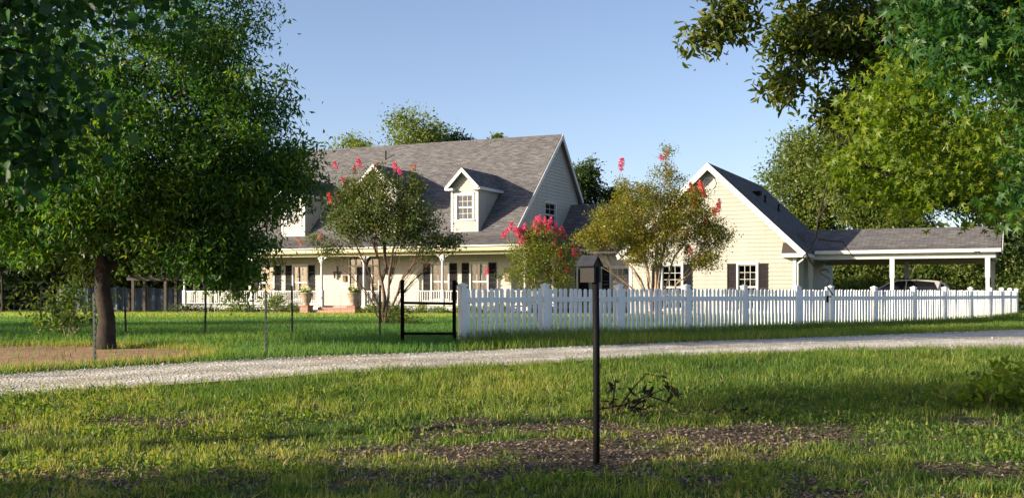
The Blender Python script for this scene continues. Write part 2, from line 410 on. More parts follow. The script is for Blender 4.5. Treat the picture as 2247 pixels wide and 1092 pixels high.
def limb(mb, p, q, r0, r1, sag=.0, wob=.08, n=6, sides=6):
    p = Vector(p); q = Vector(q); d = (q-p).length; pts = []; rad = []
    for i in range(n+1):
        t = i/n; a = p.lerp(q, t); j = wob*d*math.sin(math.pi*t)
        a += Vector((random.uniform(-j, j), random.uniform(-j, j), random.uniform(-j, j)*.6+sag*d*math.sin(math.pi*t)))
        pts.append(a); rad.append(r0+(r1-r0)*t**.8)
    mb.tube(pts, rad, sides); return pts
def tree(name, label, base, blobs, fork, r0, ncl, per, spread, L, W, tpl, leafm, barkm, cat='tree', group=None, droop=.3, up=.6,
         sub=8, inner=.45, trunk_pts=None, limb_r=.32, extra=None, flat=.7):
    """blobs and fork are in world coordinates"""
    t = empty(name, base); tag(t, label, cat, group)
    o = Vector(base)
    mb = MB()
    top = Vector(fork)-o
    tp = [Vector((0, 0, -.15)), Vector((0, 0, .12)), top*.35+Vector((.03, .02, 0)), top*.7+Vector((-.03, .02, 0)), top]
    mb.tube(tp+[top+Vector((0, 0, r0*.9)), top+Vector((0, 0, r0*1.3))], [r0*1.55, r0*1.2, r0*.98, r0*.92, r0*.98, r0*.6, r0*.1], 12)
    C, k = clusters(blobs, ncl, inner)
    nodes = [(top-Vector((0, 0, r0*.5)), r0*.72)]
    for i in sorted(range(len(blobs)), key=lambda k_: (Vector(blobs[k_][:3])-o-top).length):
        b = blobs[i]; c = Vector(b[:3])-o
        st, sr_ = min(nodes, key=lambda nd: (nd[0]-c).length+.25*(nd[0]-top).length)
        ra = min(sr_, r0*.72*min(1, max(b[3:6])/2.0+.35)); rb_ = max(r0*.12, ra*.45)
        pts = limb(mb, st, c, ra, rb_, .08, .07, 7, 7); nodes.append((c, rb_)); nodes.append((pts[4], (ra+rb_)/2))
        mine = np.where(k == i)[0][:sub]
        for m_ in mine:
            s_ = pts[random.randint(2, len(pts)-1)]
            limb(mb, s_, Vector(C[m_])-o, r0*.13, r0*.03, .04, .07, 4, 4)
    mb.build('trunk', barkm, t, True)
    foliage('crown', C-np.array(base), per, spread, L, W, tpl, leafm, t, droop, up, flat)
    return t

# ------------------------------------------------------------------ ground
def strip(name, left, right, m, dz, n=60, across=8, label=None):
    """a sheet between two polylines, following the ground"""
    def samp(pl, t):
        pl = np.array(pl, float); d = np.r_[0, np.cumsum(np.linalg.norm(np.diff(pl, axis=0), axis=1))]; d /= d[-1]
        return np.stack([np.interp(t, d, pl[:, 0]), np.interp(t, d, pl[:, 1])], 1)
    t = np.linspace(0, 1, n); A = samp(left, t); Bq = samp(right, t)
    s = np.linspace(0, 1, across)[None, :, None]
    P = A[:, None, :]*(1-s)+Bq[:, None, :]*s
    Z = terr(P[..., 0], P[..., 1])+dz
    V = np.concatenate([P, Z[..., None]], 2).reshape(-1, 3)
    i, j = np.meshgrid(np.arange(n-1), np.arange(across-1), indexing='ij'); q = i*across+j
    F = np.stack([q, q+across, q+across+1, q+1], -1).reshape(-1, 4)
    me = np_mesh(name, V, F, None, m, smooth=True); a = me.attributes.new('cross', 'FLOAT', 'POINT'); a.data.foreach_set('value', np.tile(np.linspace(0, 1, across), n).astype(np.float32))
    o = link(name, me); o['kind'] = 'structure'
    return o

ROAD_NEAR = [(-34, -1.5), (-15, 7.6), (-6.2, 13.2), (-4.93, 14.3), (-3.34, 15.3), (-1.51, 16.2), (.55, 17.2), (2.88, 18.3), (5.41, 19.2), (9.25, 19.8), (16, 20.6), (30, 22.5)]
ROAD_FAR = [(-36, 1.2), (-16.5, 10.4), (-7.25, 15.5), (-5.68, 16.6), (-3.91, 17.9), (-1.75, 18.8), (.63, 19.9), (3.33, 21.2), (6.55, 23.2), (9.98, 25.8), (13.14, 28.0), (30, 36)]
def yline(pl, x):
    a = np.array(pl); return np.interp(x, a[:, 0], a[:, 1])
def bare_mask(x, y):
    """1 where leaf litter and soil show, 0 where turf grows"""
    a = fbm(x*.42+3.1, y*.62+8.3, 21, 4); fine = fbm(x*2.3, y*3.1, 23, 4)
    near = np.clip((12.2-y)/4.5, -1, 1)
    m = (a-.605+.05*near)*7+(fine-.5)*3.2
    for cx_, cy_, rx, ry, k in ((1.05, 9.5, .85, .6, 1.0), (2.0, 10.2, .8, .4, .9), (2.6, 10.9, 1.0, .35, .8), (-3.6, 11.6, 1.1, .4, .8), (-2.7, 8.6, 1.3, .5, .95), (-1.6, 9.3, .9, .3, .7), (-.7, 8.2, .7, .4, .5), (3.7, 8.9, .7, .5, .8), (-2.1, 9.6, .7, .3, .6), (5.0, 11.6, .9, .4, .7), (3.3, 10.2, .5, .5, .5)):
        m = np.maximum(m, 1.3*k*np.exp(-(((x-cx_)/rx)**2+((y-cy_)/ry)**2))-.2+(fine-.5)*2.0)
    far = np.clip((y-12.0)/1.6, 0, 1)
    return np.clip(m, 0, 1)*(1-far)

def build_ground():
    xs = np.unique(np.concatenate([np.linspace(-1500, -60, 16), np.linspace(-60, -12, 40), np.arange(-12, 14, .2), np.linspace(14, 60, 40), np.linspace(60, 1500, 16)]))
    ys = np.unique(np.concatenate([np.linspace(-400, -10, 10), np.linspace(-10, 5, 16), np.arange(5, 22, .2), np.linspace(22, 70, 60), np.linspace(70, 2000, 20)]))
    X, Y = np.meshgrid(xs, ys, indexing='xy'); Z = terr(X, Y)
    V = np.stack([X, Y, Z], -1).reshape(-1, 3); nx = len(xs)
    i, j = np.meshgrid(np.arange(len(ys)-1), np.arange(nx-1), indexing='ij'); q = i*nx+j
    F = np.stack([q, q+1, q+nx+1, q+nx], -1).reshape(-1, 4)
    me = np_mesh('ground', V, F, None, M['ground'], smooth=True)
    a = me.attributes.new('bare', 'FLOAT', 'POINT'); a.data.foreach_set('value', bare_mask(V[:, 0], V[:, 1]).astype(np.float32))
    link('ground', me)['kind'] = 'structure'
build_ground()
strip('gravel_driveway', ROAD_FAR, ROAD_NEAR, M['gravel'], .012, 160, 14)
strip('dirt_patch', [(-20, 20.2), (-12, 20.6), (-9.6, 20.5), (-7.6, 20.6), (-6.0, 19.9), (-5.1, 19.0)], [(-20, 9.6), (-12, 13.4), (-7.8, 15.9), (-6.6, 16.6), (-5.6, 17.4), (-5.0, 18.2)], M['dirt'], .008, 60, 14)

# ------------------------------------------------------------------ house
HO = (-3.9015, 61.0, 0.0); HR = R_(-24.6)
_c, _s = math.cos(R_(24.6)), math.sin(R_(24.6))
def hw(u, v, z=0.):                      # house frame -> world
    return (HO[0]+u*_c+v*_s, HO[1]-u*_s+v*_c, z)
house = empty('house', HO, HR)
tag(house, 'long cream farmhouse with dormers, white railed porch and attached gabled garage wing', 'house')

def F_front(v0): return lambda a, o, z: (a, v0-o, z)
def F_right(u0): return lambda a, o, z: (u0+o, a, z)
def F_left(u0): return lambda a, o, z: (u0-o, a, z)
def siding_wall(parent, fr, zlo, zhi, left, right, openings=(), ex=.2, name='wall', m=None, top=None):
    bk = MB(); boards = []
    n = max(1, int(round((zhi-zlo)/ex))); ex = (zhi-zlo)/n
    for i in range(n):
        z0 = zlo+i*ex; z1 = z0+ex
        cuts = sorted({z0, z1, *[z for o in openings for z in o[2:4] if z0+.02 < z < z1-.02]})
        for q0, q1 in zip(cuts[:-1], cuts[1:]):
            l0, r0, l1, r1 = left(q0), right(q0), left(q1), right(q1)
            if r0-l0 < .04: continue
            if r1 < l1: l1 = r1 = (l1+r1)/2
            seg = [(l0, r0, l1, r1)]
            for a0, a1, y0, y1 in openings:
                if y0 < (q0+q1)/2 < y1:
                    ns = []
                    for s in seg:
                        if a1 <= s[0] or a0 >= s[1]: ns.append(s); continue
                        if a0 > s[0]: ns.append((s[0], a0, s[2], a0))
                        if a1 < s[1]: ns.append((a1, s[1], a1, s[3]))
                    seg = ns
            for b0, b1, t0, t1 in seg:
                h = lambda oi, o0, o1: [fr(b0, oi, q0), fr(b1, oi, q0), fr(b1, o0, q0), fr(b0, o0, q0), fr(t0, oi, q1), fr(t1, oi, q1), fr(t1, o1, q1), fr(t0, o1, q1)]
                bk.hexa(h(-.10, 0, 0))
                fb = (q0-z0)/ex; ft = (q1-z0)/ex
                mb = MB(); mb.hexa(h(.0015,   .034-.028*fb, .034-.028*ft)); boards.append(mb)
    wl = bk.build(name, m or M['siding'], parent)
    for mb in boards: mb.build('siding_board', m or M['siding'], wl)
    return wl
PANE = {}
def pane_mesh(w_, h_, d):
    k = (round(w_, 3), round(h_, 3), d)
    if k not in PANE:
        mb = MB(); e = .004
        mb.box((-w_/2, -e, -h_/2), (w_/2, e, h_/2)) if d == 'f' else mb.box((-e, -w_/2, -h_/2), (e, w_/2, h_/2))
        PANE[k] = mb.mesh('pane'); PANE[k].materials.append(M['glass'])
    return PANE[k]
def fbox(mb, fr, a0, a1, o0, o1, z0, z1):
    p = [fr(a0, o0, z0), fr(a1, o0, z0), fr(a1, o1, z0), fr(a0, o1, z0)]
    q = [fr(a0, o0, z1), fr(a1, o0, z1), fr(a1, o1, z1), fr(a0, o1, z1)]
    return mb.hexa(p+q)
def window(parent, fr, a0, a1, z0, z1, cols, rows, behind=None, d='f', cas=.09, sashes=2, name='window', drop=1.0):
    mb = MB(); c = cas
    fbox(mb, fr, a0-c, a0, -.03, .05, z0-.02, z1+c); fbox(mb, fr, a1, a1+c, -.03, .05, z0-.02, z1+c)
    fbox(mb, fr, a0, a1, -.03, .048, z1, z1+c); fbox(mb, fr, a0-c-.03, a1+c+.03, -.03, .07, z1+c, z1+c+.035)
    wd = mb.build(name, M['trim'], parent)
    mb = MB(); fbox(mb, fr, a0-c-.04, a1+c+.04, -.03, .09, z0-.08, z0-.021); mb.build('sill', M['trim'], wd)
    hh = (z1-z0)/sashes
    for k in range(sashes):
        s0 = z0+k*hh; s1 = s0+hh; oo = -.045 if k == 0 else -.02
        if sashes == 1: oo = -.03
        mb = MB(); t = .045
        fbox(mb, fr, a0, a0+t, oo-.03, oo, s0, s1); fbox(mb, fr, a1-t, a1, oo-.03, oo, s0, s1)
        fbox(mb, fr, a0+t, a1-t, oo-.03, oo-.001, s0, s0+t); fbox(mb, fr, a0+t, a1-t, oo-.03, oo-.001, s1-t, s1)
        iw = (a1-a0-2*t)/cols; ih = (s1-s0-2*t)/rows
        for i in range(1, cols): fbox(mb, fr, a0+t+i*iw-.012, a0+t+i*iw+.012, oo-.025, oo-.003, s0+t, s1-t)
        for j in range(1, rows): fbox(mb, fr, a0+t, a1-t, oo-.024, oo-.004, s0+t+j*ih-.012, s0+t+j*ih+.012)
        mb.build('sash', M['trim'], wd)
        pm = pane_mesh(iw-.024, ih-.024, d)
        for i in range(cols):
            for j in range(rows): link('pane', pm, None, wd, fr(a0+t+(i+.5)*iw, oo-.015, s0+t+(j+.5)*ih))
    if behind == 'curtain':
        n = 40; mb = MB()
        for half in (0, 1):
            x0 = a0-.03 if half == 0 else (a0+a1)/2+.05; x1 = (a0+a1)/2-.05 if half == 0 else a1+.03; k = len(mb.v)
            for i in range(n+1):
                a = x0+(x1-x0)*i/n; o = -.17+.03*math.sin(i*1.15)
                mb.v += [fr(a, o, z0-.05), fr(a, o, z1+.05)]
            mb.f += [(k+2*i, k+2*i+2, k+2*i+3, k+2*i+1) for i in range(n)]
        mb.build('curtain', M['curtain'], wd)
    elif behind == 'blind':
        mb = MB(); zb = z1-(z1-z0)*drop; z = z1
        while z > zb:
            mb.add([fr(a0+.01, -.13, z), fr(a1-.01, -.13, z), fr(a1-.01, -.105, z-.045), fr(a0+.01, -.105, z-.045)], [(0, 1, 2, 3)]); z -= .04
        mb.build('blind', M['blind'], wd)
    return wd
def shutter(parent, fr, a0, a1, z0, z1, m):
    mb = MB(); t = .06
    fbox(mb, fr, a0, a0+t, .022, .06, z0, z1); fbox(mb, fr, a1-t, a1, .022, .06, z0, z1)
    zm = z0+(z1-z0)*.46
    for q0, q1 in ((z0, z0+t*1.4), (zm-t*.7, zm+t*.7), (z1-t*1.2, z1)): fbox(mb, fr, a0+t, a1-t, .022, .059, q0, q1)
    z = z0+t*1.4
    while z < z1-t*1.2-.03:
        if not zm-t*.7-.04 < z < zm+t*.7:
            mb.add([fr(a0+t, .026, z+.05), fr(a1-t, .026, z+.05), fr(a1-t, .05, z), fr(a0+t, .05, z)], [(0, 1, 2, 3)])
        z += .045
    fbox(mb, fr, a0+t, a1-t, .016, .024, z0+.05, z1-.05)
    return mb.build('shutter', m, parent)
def roof(name, planes, parent, thick=.12, m=None, course=.15, step=.013):
    mb = MB(); mb.uv = []
    def put(P, uv): k = len(mb.v); mb.v += [tuple(p) for p in P]; mb.uv += uv; mb.f.append(tuple(range(k, k+len(P))))
    for A, B, C, D in planes:
        A, B, C, D = map(Vector, (A, B, C, D)); e = (B-A).normalized(); nn = e.cross(D-A)
        if nn.length < 1e-5: nn = e.cross(C-A)
        nn.normalize()
        if nn.z < 0: nn = -nn
        upd = (D-A)-e*(D-A).dot(e); ln = upd.length; upd.normalize(); n = max(2, int(round(ln/course)))
        uvf = lambda P: [((p-A).dot(e), (p-A).dot(upd)) for p in P]
        for i in range(n):
            t0, t1 = i/n, (i+1)/n
            a, b, c_, d_ = A.lerp(D, t0), B.lerp(C, t0), B.lerp(C, t1), A.lerp(D, t1)
            uq = uvf([a, b, c_, d_]); put([a+nn*step, b+nn*step, c_, d_], uq); put([a, b, b+nn*step, a+nn*step], uvf([a, b, b, a]))
        k = nn*thick
        put([A-k, B-k, C-k, D-k], uvf([A, B, C, D]))
        for p, q in ((A, B), (B, C), (C, D), (D, A)):
            if (p-q).length > 1e-4: put([p, q, q-k, p-k], uvf([p, q, q, p]))
    return mb.build(name, m or M['shingle'], parent)
def box_part(name, a, b, m, parent): return MB().box(a, b).build(name, m, parent)

# main block
UL, UR = -15.2, 3.15; RV, RZ = 9.45, 11.38; PITCH = .9
roof('roof', [((UL-.3, 2.4, 5.05), (UR+.28, 2.4, 5.05), (UR+.28, RV, RZ), (UL-.3, RV, RZ)),
              ((UR+.28, 13.0, 7.5), (UL-.3, 13.0, 7.5), (UL-.3, RV, RZ), (UR+.28, RV, RZ))], house, .14)
wins = [(.60, 1.64), (-1.94, -.88), (-11.76, -10.74), (-14.3, -13.28)]
WZ0, WZ1 = 1.12, 3.16
door = (-7.62, -5.62, .72, 3.62)
siding_wall(house, F_front(2.4), .72, 4.2, lambda z: UL, lambda z: UR, [(a, b, WZ0, WZ1) for a, b in wins]+[door])
for i, (a, b) in enumerate(wins):
    window(house, F_front(2.4), a, b, WZ0, WZ1, 3, 2, 'blind', drop=(.95, .98, .92, .74)[i])
    shutter(house, F_front(2.4), a-.58, a-.1, WZ0-.04, WZ1+.06, M['shutter'])
    shutter(house, F_front(2.4), b+.1, b+.58, WZ0-.04, WZ1+.06, M['shutter'])
gz = lambda z: 2.42+max(0, (z-4.88)/PITCH)
gr = lambda z: min(12.75, RV+(11.2-z)/1.09)
siding_wall(house, F_right(UR), .72, 11.15, gz, gr, [(7.25, 8.95, 5.55, 6.98)])
window(house, F_right(UR), 7.25, 8.95, 5.55, 6.98, 2, 2, 'curtain', d='r')
siding_wall(house, F_left(UL), .72, 11.15, gz, gr, [], ex=.4)
box_part('wall', (UL, 12.7, .2), (UR-.1, 12.8, 8.), M['siding'], house)
box_part('foundation', (UL+.05, 2.45, 0), (UR-.05, 12.7, .72), M['woodgrey'], house)
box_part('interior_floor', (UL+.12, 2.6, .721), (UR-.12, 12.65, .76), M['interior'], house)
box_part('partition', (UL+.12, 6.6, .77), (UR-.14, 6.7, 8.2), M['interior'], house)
# rake boards and soffits on the right gable
def rake(parent, p, q, wd=.22, th=.05, m=None, name='rake_board'):
    p = Vector(p); q = Vector(q); d = (q-p).normalized()
    up = Vector((0, 0, 1)); nrm = up-d*up.dot(d); nrm.normalize()
    side = d.cross(nrm)
    mb = MB(); mb.beam(p-nrm*(wd/2+.0), q-nrm*(wd/2+.0), th, wd, nrm); return mb.build(name, m or M['trim'], parent)
for s_u in (UR+.31, UL-.33):
    rake(house, (s_u, 2.3, 4.97), (s_u, RV+.02, RZ-.01)); rake(house, (s_u+.001, 13.05, 7.44), (s_u+.001, RV-.02, RZ-.012))
def round_vent(parent, fr, a, z, r):
    mb = MB()
    n = 28; rr = [(r*1.22, 0.022), (r*1.22, .06), (r, .06), (r, .022)]
    k = 0
    for rad, o in rr:
        for j in range(n):
            t = 2*math.pi*j/n; mb.v.append(fr(a+rad*math.cos(t), o, z+rad*math.sin(t)))
    for i in range(3):
        for j in range(n): mb.f.append((i*n+j, i*n+(j+1) % n, (i+1)*n+(j+1) % n, (i+1)*n+j))
    ve = mb.build('gable_vent', M['trim'], parent)
    q = -r+.03
    while q < r-.02:
        h_ = math.sqrt(max(r*r-q*q, .0001)); sl_ = MB()
        sl_.add([fr(a-h_, .024, z+q+.05), fr(a+h_, .024, z+q+.05), fr(a+h_, .055, z+q), fr(a-h_, .055, z+q)], [(0, 1, 2, 3)])
        sl_.build('louver', M['trim'], ve); q += .055
    bb = MB(); bb.add([fr(a+r*math.cos(2*math.pi*j/n), .028, z+r*math.sin(2*math.pi*j/n)) for j in range(n)], [tuple(range(n))])
    bb.build('vent_backing', M['interior'], ve)
round_vent(house, F_right(UR), 8.9, 10.15, .26)
MB().lathe([(.045, -.2), (.045, .55), (.06, .56), (.0, .6)], (-8.6, 8.2, 10.25), 8).build('roof_vent_pipe', M['black'], house)
# porch
PF = .74
roof('porch_roof', [((-18.75, -.45, 4.08), (5.5, -.45, 4.08), (UR+.25, 2.55, 5.1), (UL-.3, 2.55, 5.1)),
                    ((5.5, -.45, 4.08), (5.5, 8.2, 4.08), (UR+.02, 8.2, 5.1), (UR+.25, 2.55, 5.1)),
                    ((-18.75, 12, 4.08), (-18.75, -.45, 4.08), (UL-.3, 2.55, 5.1), (UL-.02, 12, 5.1))], house, .07)
box_part('porch_beam', (-18.42, -.09, 3.62), (5.16, .09, 3.99), M['beam'], house)
box_part('porch_beam', (4.98, .1, 3.62), (5.155, 8.1, 3.985), M['beam'], house)
box_part('porch_beam', (-18.415, .1, 3.62), (-18.24, 11.8, 3.985), M['beam'], house)
box_part('porch_ceiling', (-18.6, -.35, 3.995), (5.35, 2.37, 4.02), M['beam'], house)
box_part('porch_ceiling', (UR+.05, 2.39, 3.996), (5.34, 8.1, 4.021), M['beam'], house)
box_part('porch_ceiling', (-18.6, 2.39, 3.996), (UL-.05, 11.8, 4.021), M['beam'], house)
box_part('gutter', (-18.85, -.56, 4.03), (5.6, -.46, 4.10), M['trim'], house)
box_part('fascia', (-18.75, -.455, 3.80), (5.5, -.40, 4.0), M['beam'], house)
box_part('gutter', (5.51, -.45, 3.975), (5.63, 8.2, 4.095), M['trim'], house)
box_part('porch_floor', (-18.5, -.2, .62), (5.3, 2.36, PF), M['porchfloor'], house)
box_part('porch_floor', (UR+.02, 2.37, .62), (5.3, 8.7, PF-.002), M['porchfloor'], house)
box_part('porch_floor', (-18.5, 2.37, .62), (UL-.02, 11.8, PF-.002), M['porchfloor'], house)
box_part('porch_skirt', (-18.45, -.12, .0), (-8.2, -.07, .618), M['woodgrey'], house)
box_part('porch_skirt', (-4.95, -.12, .0), (5.25, -.07, .618), M['woodgrey'], house)
box_part('porch_rim', (-18.52, -.24, .50), (-8.0, -.205, .735), M['trim'], house)
box_part('porch_rim', (-5.1, -.24, .50), (5.32, -.205, .735), M['trim'], house)
def post_mesh():
    mb = MB(); b = .105
    mb.box((-b, -b, 0), (b, b, .92)); mb.box((-b, -b, 2.55), (b, b, 2.88))
    mb.lathe([(.1, .92), (.065, .98), (.085, 1.05), (.07, 1.15), (.075, 1.6), (.07, 2.3), (.065, 2.42), (.09, 2.47), (.075, 2.52), (.1, 2.55)], n=12)
    for s_ in (-1, 1):
        mb.prism([(s_*b, -.02, 2.86), (s_*(b+.28), -.02, 2.86), (s_*(b+.10), -.02, 2.74), (s_*b, -.02, 2.52)], (0, .04, 0))
    me = mb.mesh('porch_post'); me.materials.append(M['trim']); return me
PM = post_mesh()
PU = [-18.3, -13.1, -8.02, -5.1, .03, 5.07]
for u in PU: link('porch_post', PM, None, house, (u, 0, PF))
for v in (3.9, 7.7): link('porch_post', PM, None, house, (5.07, v, PF))
for v in (4.5, 9.): link('porch_post', PM, None, house, (-18.3, v, PF))
bal = MB().box((-.021, -.021, 0), (.021, .021, .70)).mesh('baluster'); bal.materials.append(M['trim'])
def railing(p, q):
    mb = MB(); p = Vector(p); q = Vector(q)
    up = Vector((0, 0, 1))
    mb.beam(p+up*.86, q+up*.86, .09, .055); mb.beam(p+up*.12, q+up*.12, .055, .06)
    r = mb.build('railing', M['trim'], house); L = (q-p).length; n = int(L/.142)
    for i in range(1, n):
        t = p.lerp(q, i/n); link('baluster', bal, None, r, (t.x, t.y, t.z+.14))
for a, b in ((0, 1), (1, 2), (3, 4), (4, 5)): railing((PU[a]+.1, 0, PF), (PU[b]-.1, 0, PF))
railing((5.07, .1, PF), (5.07, 3.8, PF)); railing((-18.3, .1, PF), (-18.3, 4.4, PF))
# front door with sidelights and transom
def front_door():
    fr = F_front(2.4); a0, a1, z0, z1 = door
    mb = MB(); c = .1
    fbox(mb, fr, a0-c, a0, -.04, .06, z0, z1+c); fbox(mb, fr, a1, a1+c, -.04, .06, z0, z1+c); fbox(mb, fr, a0, a1, -.04, .058, z1, z1+c)
    for x in (a0+.38, a1-.5): fbox(mb, fr, x, x+.12, -.06, .05, z0, 3.06)
    fbox(mb, fr, a0, a1, -.06, .045, 3.061, 3.18)
    fbox(mb, fr, a0, a0+.38, -.05, .03, z0, z0+.28); fbox(mb, fr, a1-.38, a1, -.05, .03, z0, z0+.28)
    for z in (1.5, 2.02, 2.54): fbox(mb, fr, a0, a0+.38, -.05, .02, z-.012, z+.012); fbox(mb, fr, a1-.38, a1, -.05, .02, z-.012, z+.012)
    for i in range(1, 5): x = a0+(a1-a0)*i/5; fbox(mb, fr, x-.012, x+.012, -.05, .02, 3.181, z1)
    fm = mb.build('door_frame', M['trim'], house)
    for x0, x1, q0, q1 in [(a0, a0+.38, 1.0, 3.06), (a1-.38, a1, 1.0, 3.06), (a0, a1, 3.18, z1)]:
        link('pane', pane_mesh(x1-x0, q1-q0, 'f'), None, fm, fr((x0+x1)/2, -.03, (q0+q1)/2))
    mb = MB(); d0, d1 = a0+.5, a1-.5
    fbox(mb, fr, d0, d1, -.09, -.04, z0, 3.06)
    for x0, x1, q0, q1 in [(d0+.12, (d0+d1)/2-.05, .95, 1.55), ((d0+d1)/2+.05, d1-.12, .95, 1.55), (d0+.12, (d0+d1)/2-.05, 1.7, 2.85), ((d0+d1)/2+.05, d1-.12, 1.7, 2.85)]:
        fbox(mb, fr, x0, x1, -.0405, -.025, q0, q1)
    dr = mb.build('front_door', M['shutter'], house)
    MB().lathe([(.0, -.02), (.03, -.02), (.035, .0), (.03, .02), (.0, .02)], fr(d0+.06, -.02, 1.7), 10).build('door_knob', M['rim'], dr)
front_door()
# brick steps
for i in range(3): box_part('brick_step', (-7.9, -.24-.34*(3-i), .0), (-5.2, -.235-.34*(2-i), .14+.16*(i+1)+.04), M['brick'], house)

# dormers
def dormer(uc, hw_, zb, ze, zp, vf=2.25, ov=.38, cols=3):
    oe = hw_+.2; pit = (zp-ze)/oe
    vr = lambda z: 2.4+(z-5.05)/PITCH
    ww = .49 if hw_ < 1.2 else .56; w0, w1 = zb+.46, zb+1.86
    fl = lambda z: uc-(hw_ if z < ze+.05 else max(.0, (zp-.12-z)/pit)); frr = lambda z: 2*uc-fl(z)
    siding_wall(house, F_front(vf), zb-.25, zp-.14, fl, frr, [(uc-ww, uc+ww, w0, w1)], ex=.17, name='dormer_wall')
    window(house, F_front(vf), uc-ww, uc+ww, w0, w1, cols, 2, 'curtain', cas=.12)
    for s_ in (-1, 1):
        fs = F_right(uc+hw_-.0) if s_ > 0 else F_left(uc-hw_)
        siding_wall(house, fs, zb-.3, ze+.02, lambda z: vf+.002, lambda z: max(vf+.01, vr(z)+.25), [], ex=.17, name='dormer_wall')
        mb = MB(); fbox(mb, F_front(vf), uc+s_*hw_-.06*(1+s_)-.0, uc+s_*hw_+.06*(1-s_)+.0, .0265, .05, zb-.2, ze-.02); mb.build('corner_board', M['trim'], house)
    y0 = vf-ov
    roof('dormer_roof', [((uc-oe, vr(ze)+.2, ze), (uc-oe, y0, ze), (uc, y0, zp), (uc, vr(zp)+.2, zp)),
                         ((uc+oe, y0, ze), (uc+oe, vr(ze)+.2, ze), (uc, vr(zp)+.2, zp), (uc, y0, zp))], house, .09)
    for s_ in (-1, 1):
        rake(house, (uc+s_*(oe+.02), y0-.03, ze-.02), (uc, y0-.03-.001*s_, zp-.005), .17, .05)
        box_part('fascia', (uc+s_*oe-.0-.05*(s_ < 0), y0, ze-.17), (uc+s_*oe+.05*(s_ > 0), vr(ze)+.0, ze-.01), M['trim'], house)
        x0, x1 = sorted((uc+s_*(oe-.01), uc+s_*(hw_-.28)))
        box_part('eave_return', (x0, y0-.02, ze-.19), (x1, vf-.027, ze-.06), M['trim'], house)
        box_part('soffit', (min(uc+s_*oe, uc+s_*(hw_+.03)), vf, ze-.155), (max(uc+s_*oe, uc+s_*(hw_+.03)), vr(ze)-.1, ze-.12), M['trim'], house)
dormer(.28, .88, 5.25, 7.56, 8.66)
dormer(-5.65, 1.4, 5.25, 7.6, 9.15)
dormer(-11.65, .88, 5.25, 7.56, 8.66)

# connector between house and garage wing
roof('connector_roof', [((UR+.05, 8.25, 3.98), (11.6, 8.25, 3.98), (11.6, 11.6, 7.15), (UR+.05, 11.6, 7.15)),
                        ((11.6, 14.9, 3.98), (UR+.05, 14.9, 3.98), (UR+.05, 11.6, 7.15), (11.6, 11.6, 7.15))], house, .12)
siding_wall(house, F_front(8.85), .6, 4.0, lambda z: UR+.1, lambda z: 11.0, [(6.85, 7.95, 1.1, 3.0), (4.5, 5.4, .74, 2.9)])
window(house, F_front(8.85), 6.85, 7.95, 1.1, 3.0, 3, 2, 'curtain')
shutter(house, F_front(8.85), 6.28, 6.74, 1.05, 3.05, M['shutter']); shutter(house, F_front(8.85), 8.06, 8.52, 1.05, 3.05, M['shutter'])
mb = MB(); fbox(mb, F_front(8.85), 4.5, 5.4, -.06, .0, .74, 2.9); fbox(mb, F_front(8.85), 4.62, 5.28, .0, .02, 1.9, 2.7); mb.build('side_door', M['shutter'], house)
box_part('gutter', (5.65, 8.1, 3.86), (10.45, 8.22, 3.98), M['trim'], house)
box_part('wall', (UR+.1, 14.3, .2), (11., 14.4, 4.), M['siding'], house)

# garage wing
GL, GR, GC, GZ, GE = 11.0, 19.37, 15.17, 7.95, 3.42
gp = (GZ-GE)/4.75
roof('garage_roof', [((GC+4.75, -.45, GE), (GC+4.75, 12.3, GE), (GC, 12.3, GZ), (GC, -.45, GZ)),
                     ((GC-4.75, 12.3, GE), (GC-4.75, -.45, GE), (GC, -.45, GZ), (GC, 12.3, GZ))], house, .12)
gw = [(12.72, 13.72), (16.6, 17.5)]
siding_wall(house, F_front(0), .3, GZ-.16, lambda z: max(GL, GC-(GZ-.16-z)/gp), lambda z: min(GR, GC+(GZ-.16-z)/gp), [(a, b, .68, 2.88) for a, b in gw])
for i, (a, b) in enumerate(gw):
    window(house, F_front(0), a, b, .68, 2.88, 3, 3, None)
    for x in (a-.55, b+.1): shutter(house, F_front(0), x, x+.45, .62, 2.94, M['shutter' if i == 0 else 'shutter_brown'])
siding_wall(house, F_right(GR), .3, 3.5, lambda z: .002, lambda z: 12., [], ex=.2)
siding_wall(house, F_left(GL), .3, 3.5, lambda z: .002, lambda z: 12., [], ex=.4)
box_part('wall', (GL, 11.9, .2), (GR, 12.0, 3.5), M['siding'], house)
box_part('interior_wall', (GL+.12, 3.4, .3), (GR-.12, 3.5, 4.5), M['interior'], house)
box_part('corner_board', (GR-.10, -.05, .25), (GR+.05, -.0265, 3.3), M['trim'], house)
box_part('corner_board', (GR+.0265, -.026, .25), (GR+.05, .12, 3.3), M['trim'], house)
box_part('corner_board', (GL-.05, -.05, .25), (GL+.10, -.0265, 3.3), M['trim'], house)
rake(house, (GC+4.79, -.48, GE-.03), (GC, -.48, GZ-.005), .26); rake(house, (GC-4.79, -.481, GE-.03), (GC, -.481, GZ-.005), .26)
round_vent(house, F_front(0), 15.15, 6.95, .27)
for s_ in (-1, 1):
    x0, x1 = sorted((GC+s_*4.74, GC+s_*3.6))
    box_part('eave_return', (x0, -.44, GE-.22), (x1, -.027, GE-.03), M['trim'], house)
    q = [(GC+s_*4.70, -.43, GE-.028), (GC+s_*3.62, -.43, GE-.028), (GC+s_*3.62, -.028, GE+.5), (GC+s_*4.2, -.028, GE+.5)]
    mb = MB(); mb.add([*q, (GC+s_*3.62, -.028, GE-.028), (GC+s_*4.70, -.028, GE-.028)], [(0, 1, 2, 3), (1, 2, 4), (0, 3, 5), (0, 1, 4, 5), (3, 2, 4, 5)])
    mb.build('return_cap', M['shingle'], house)
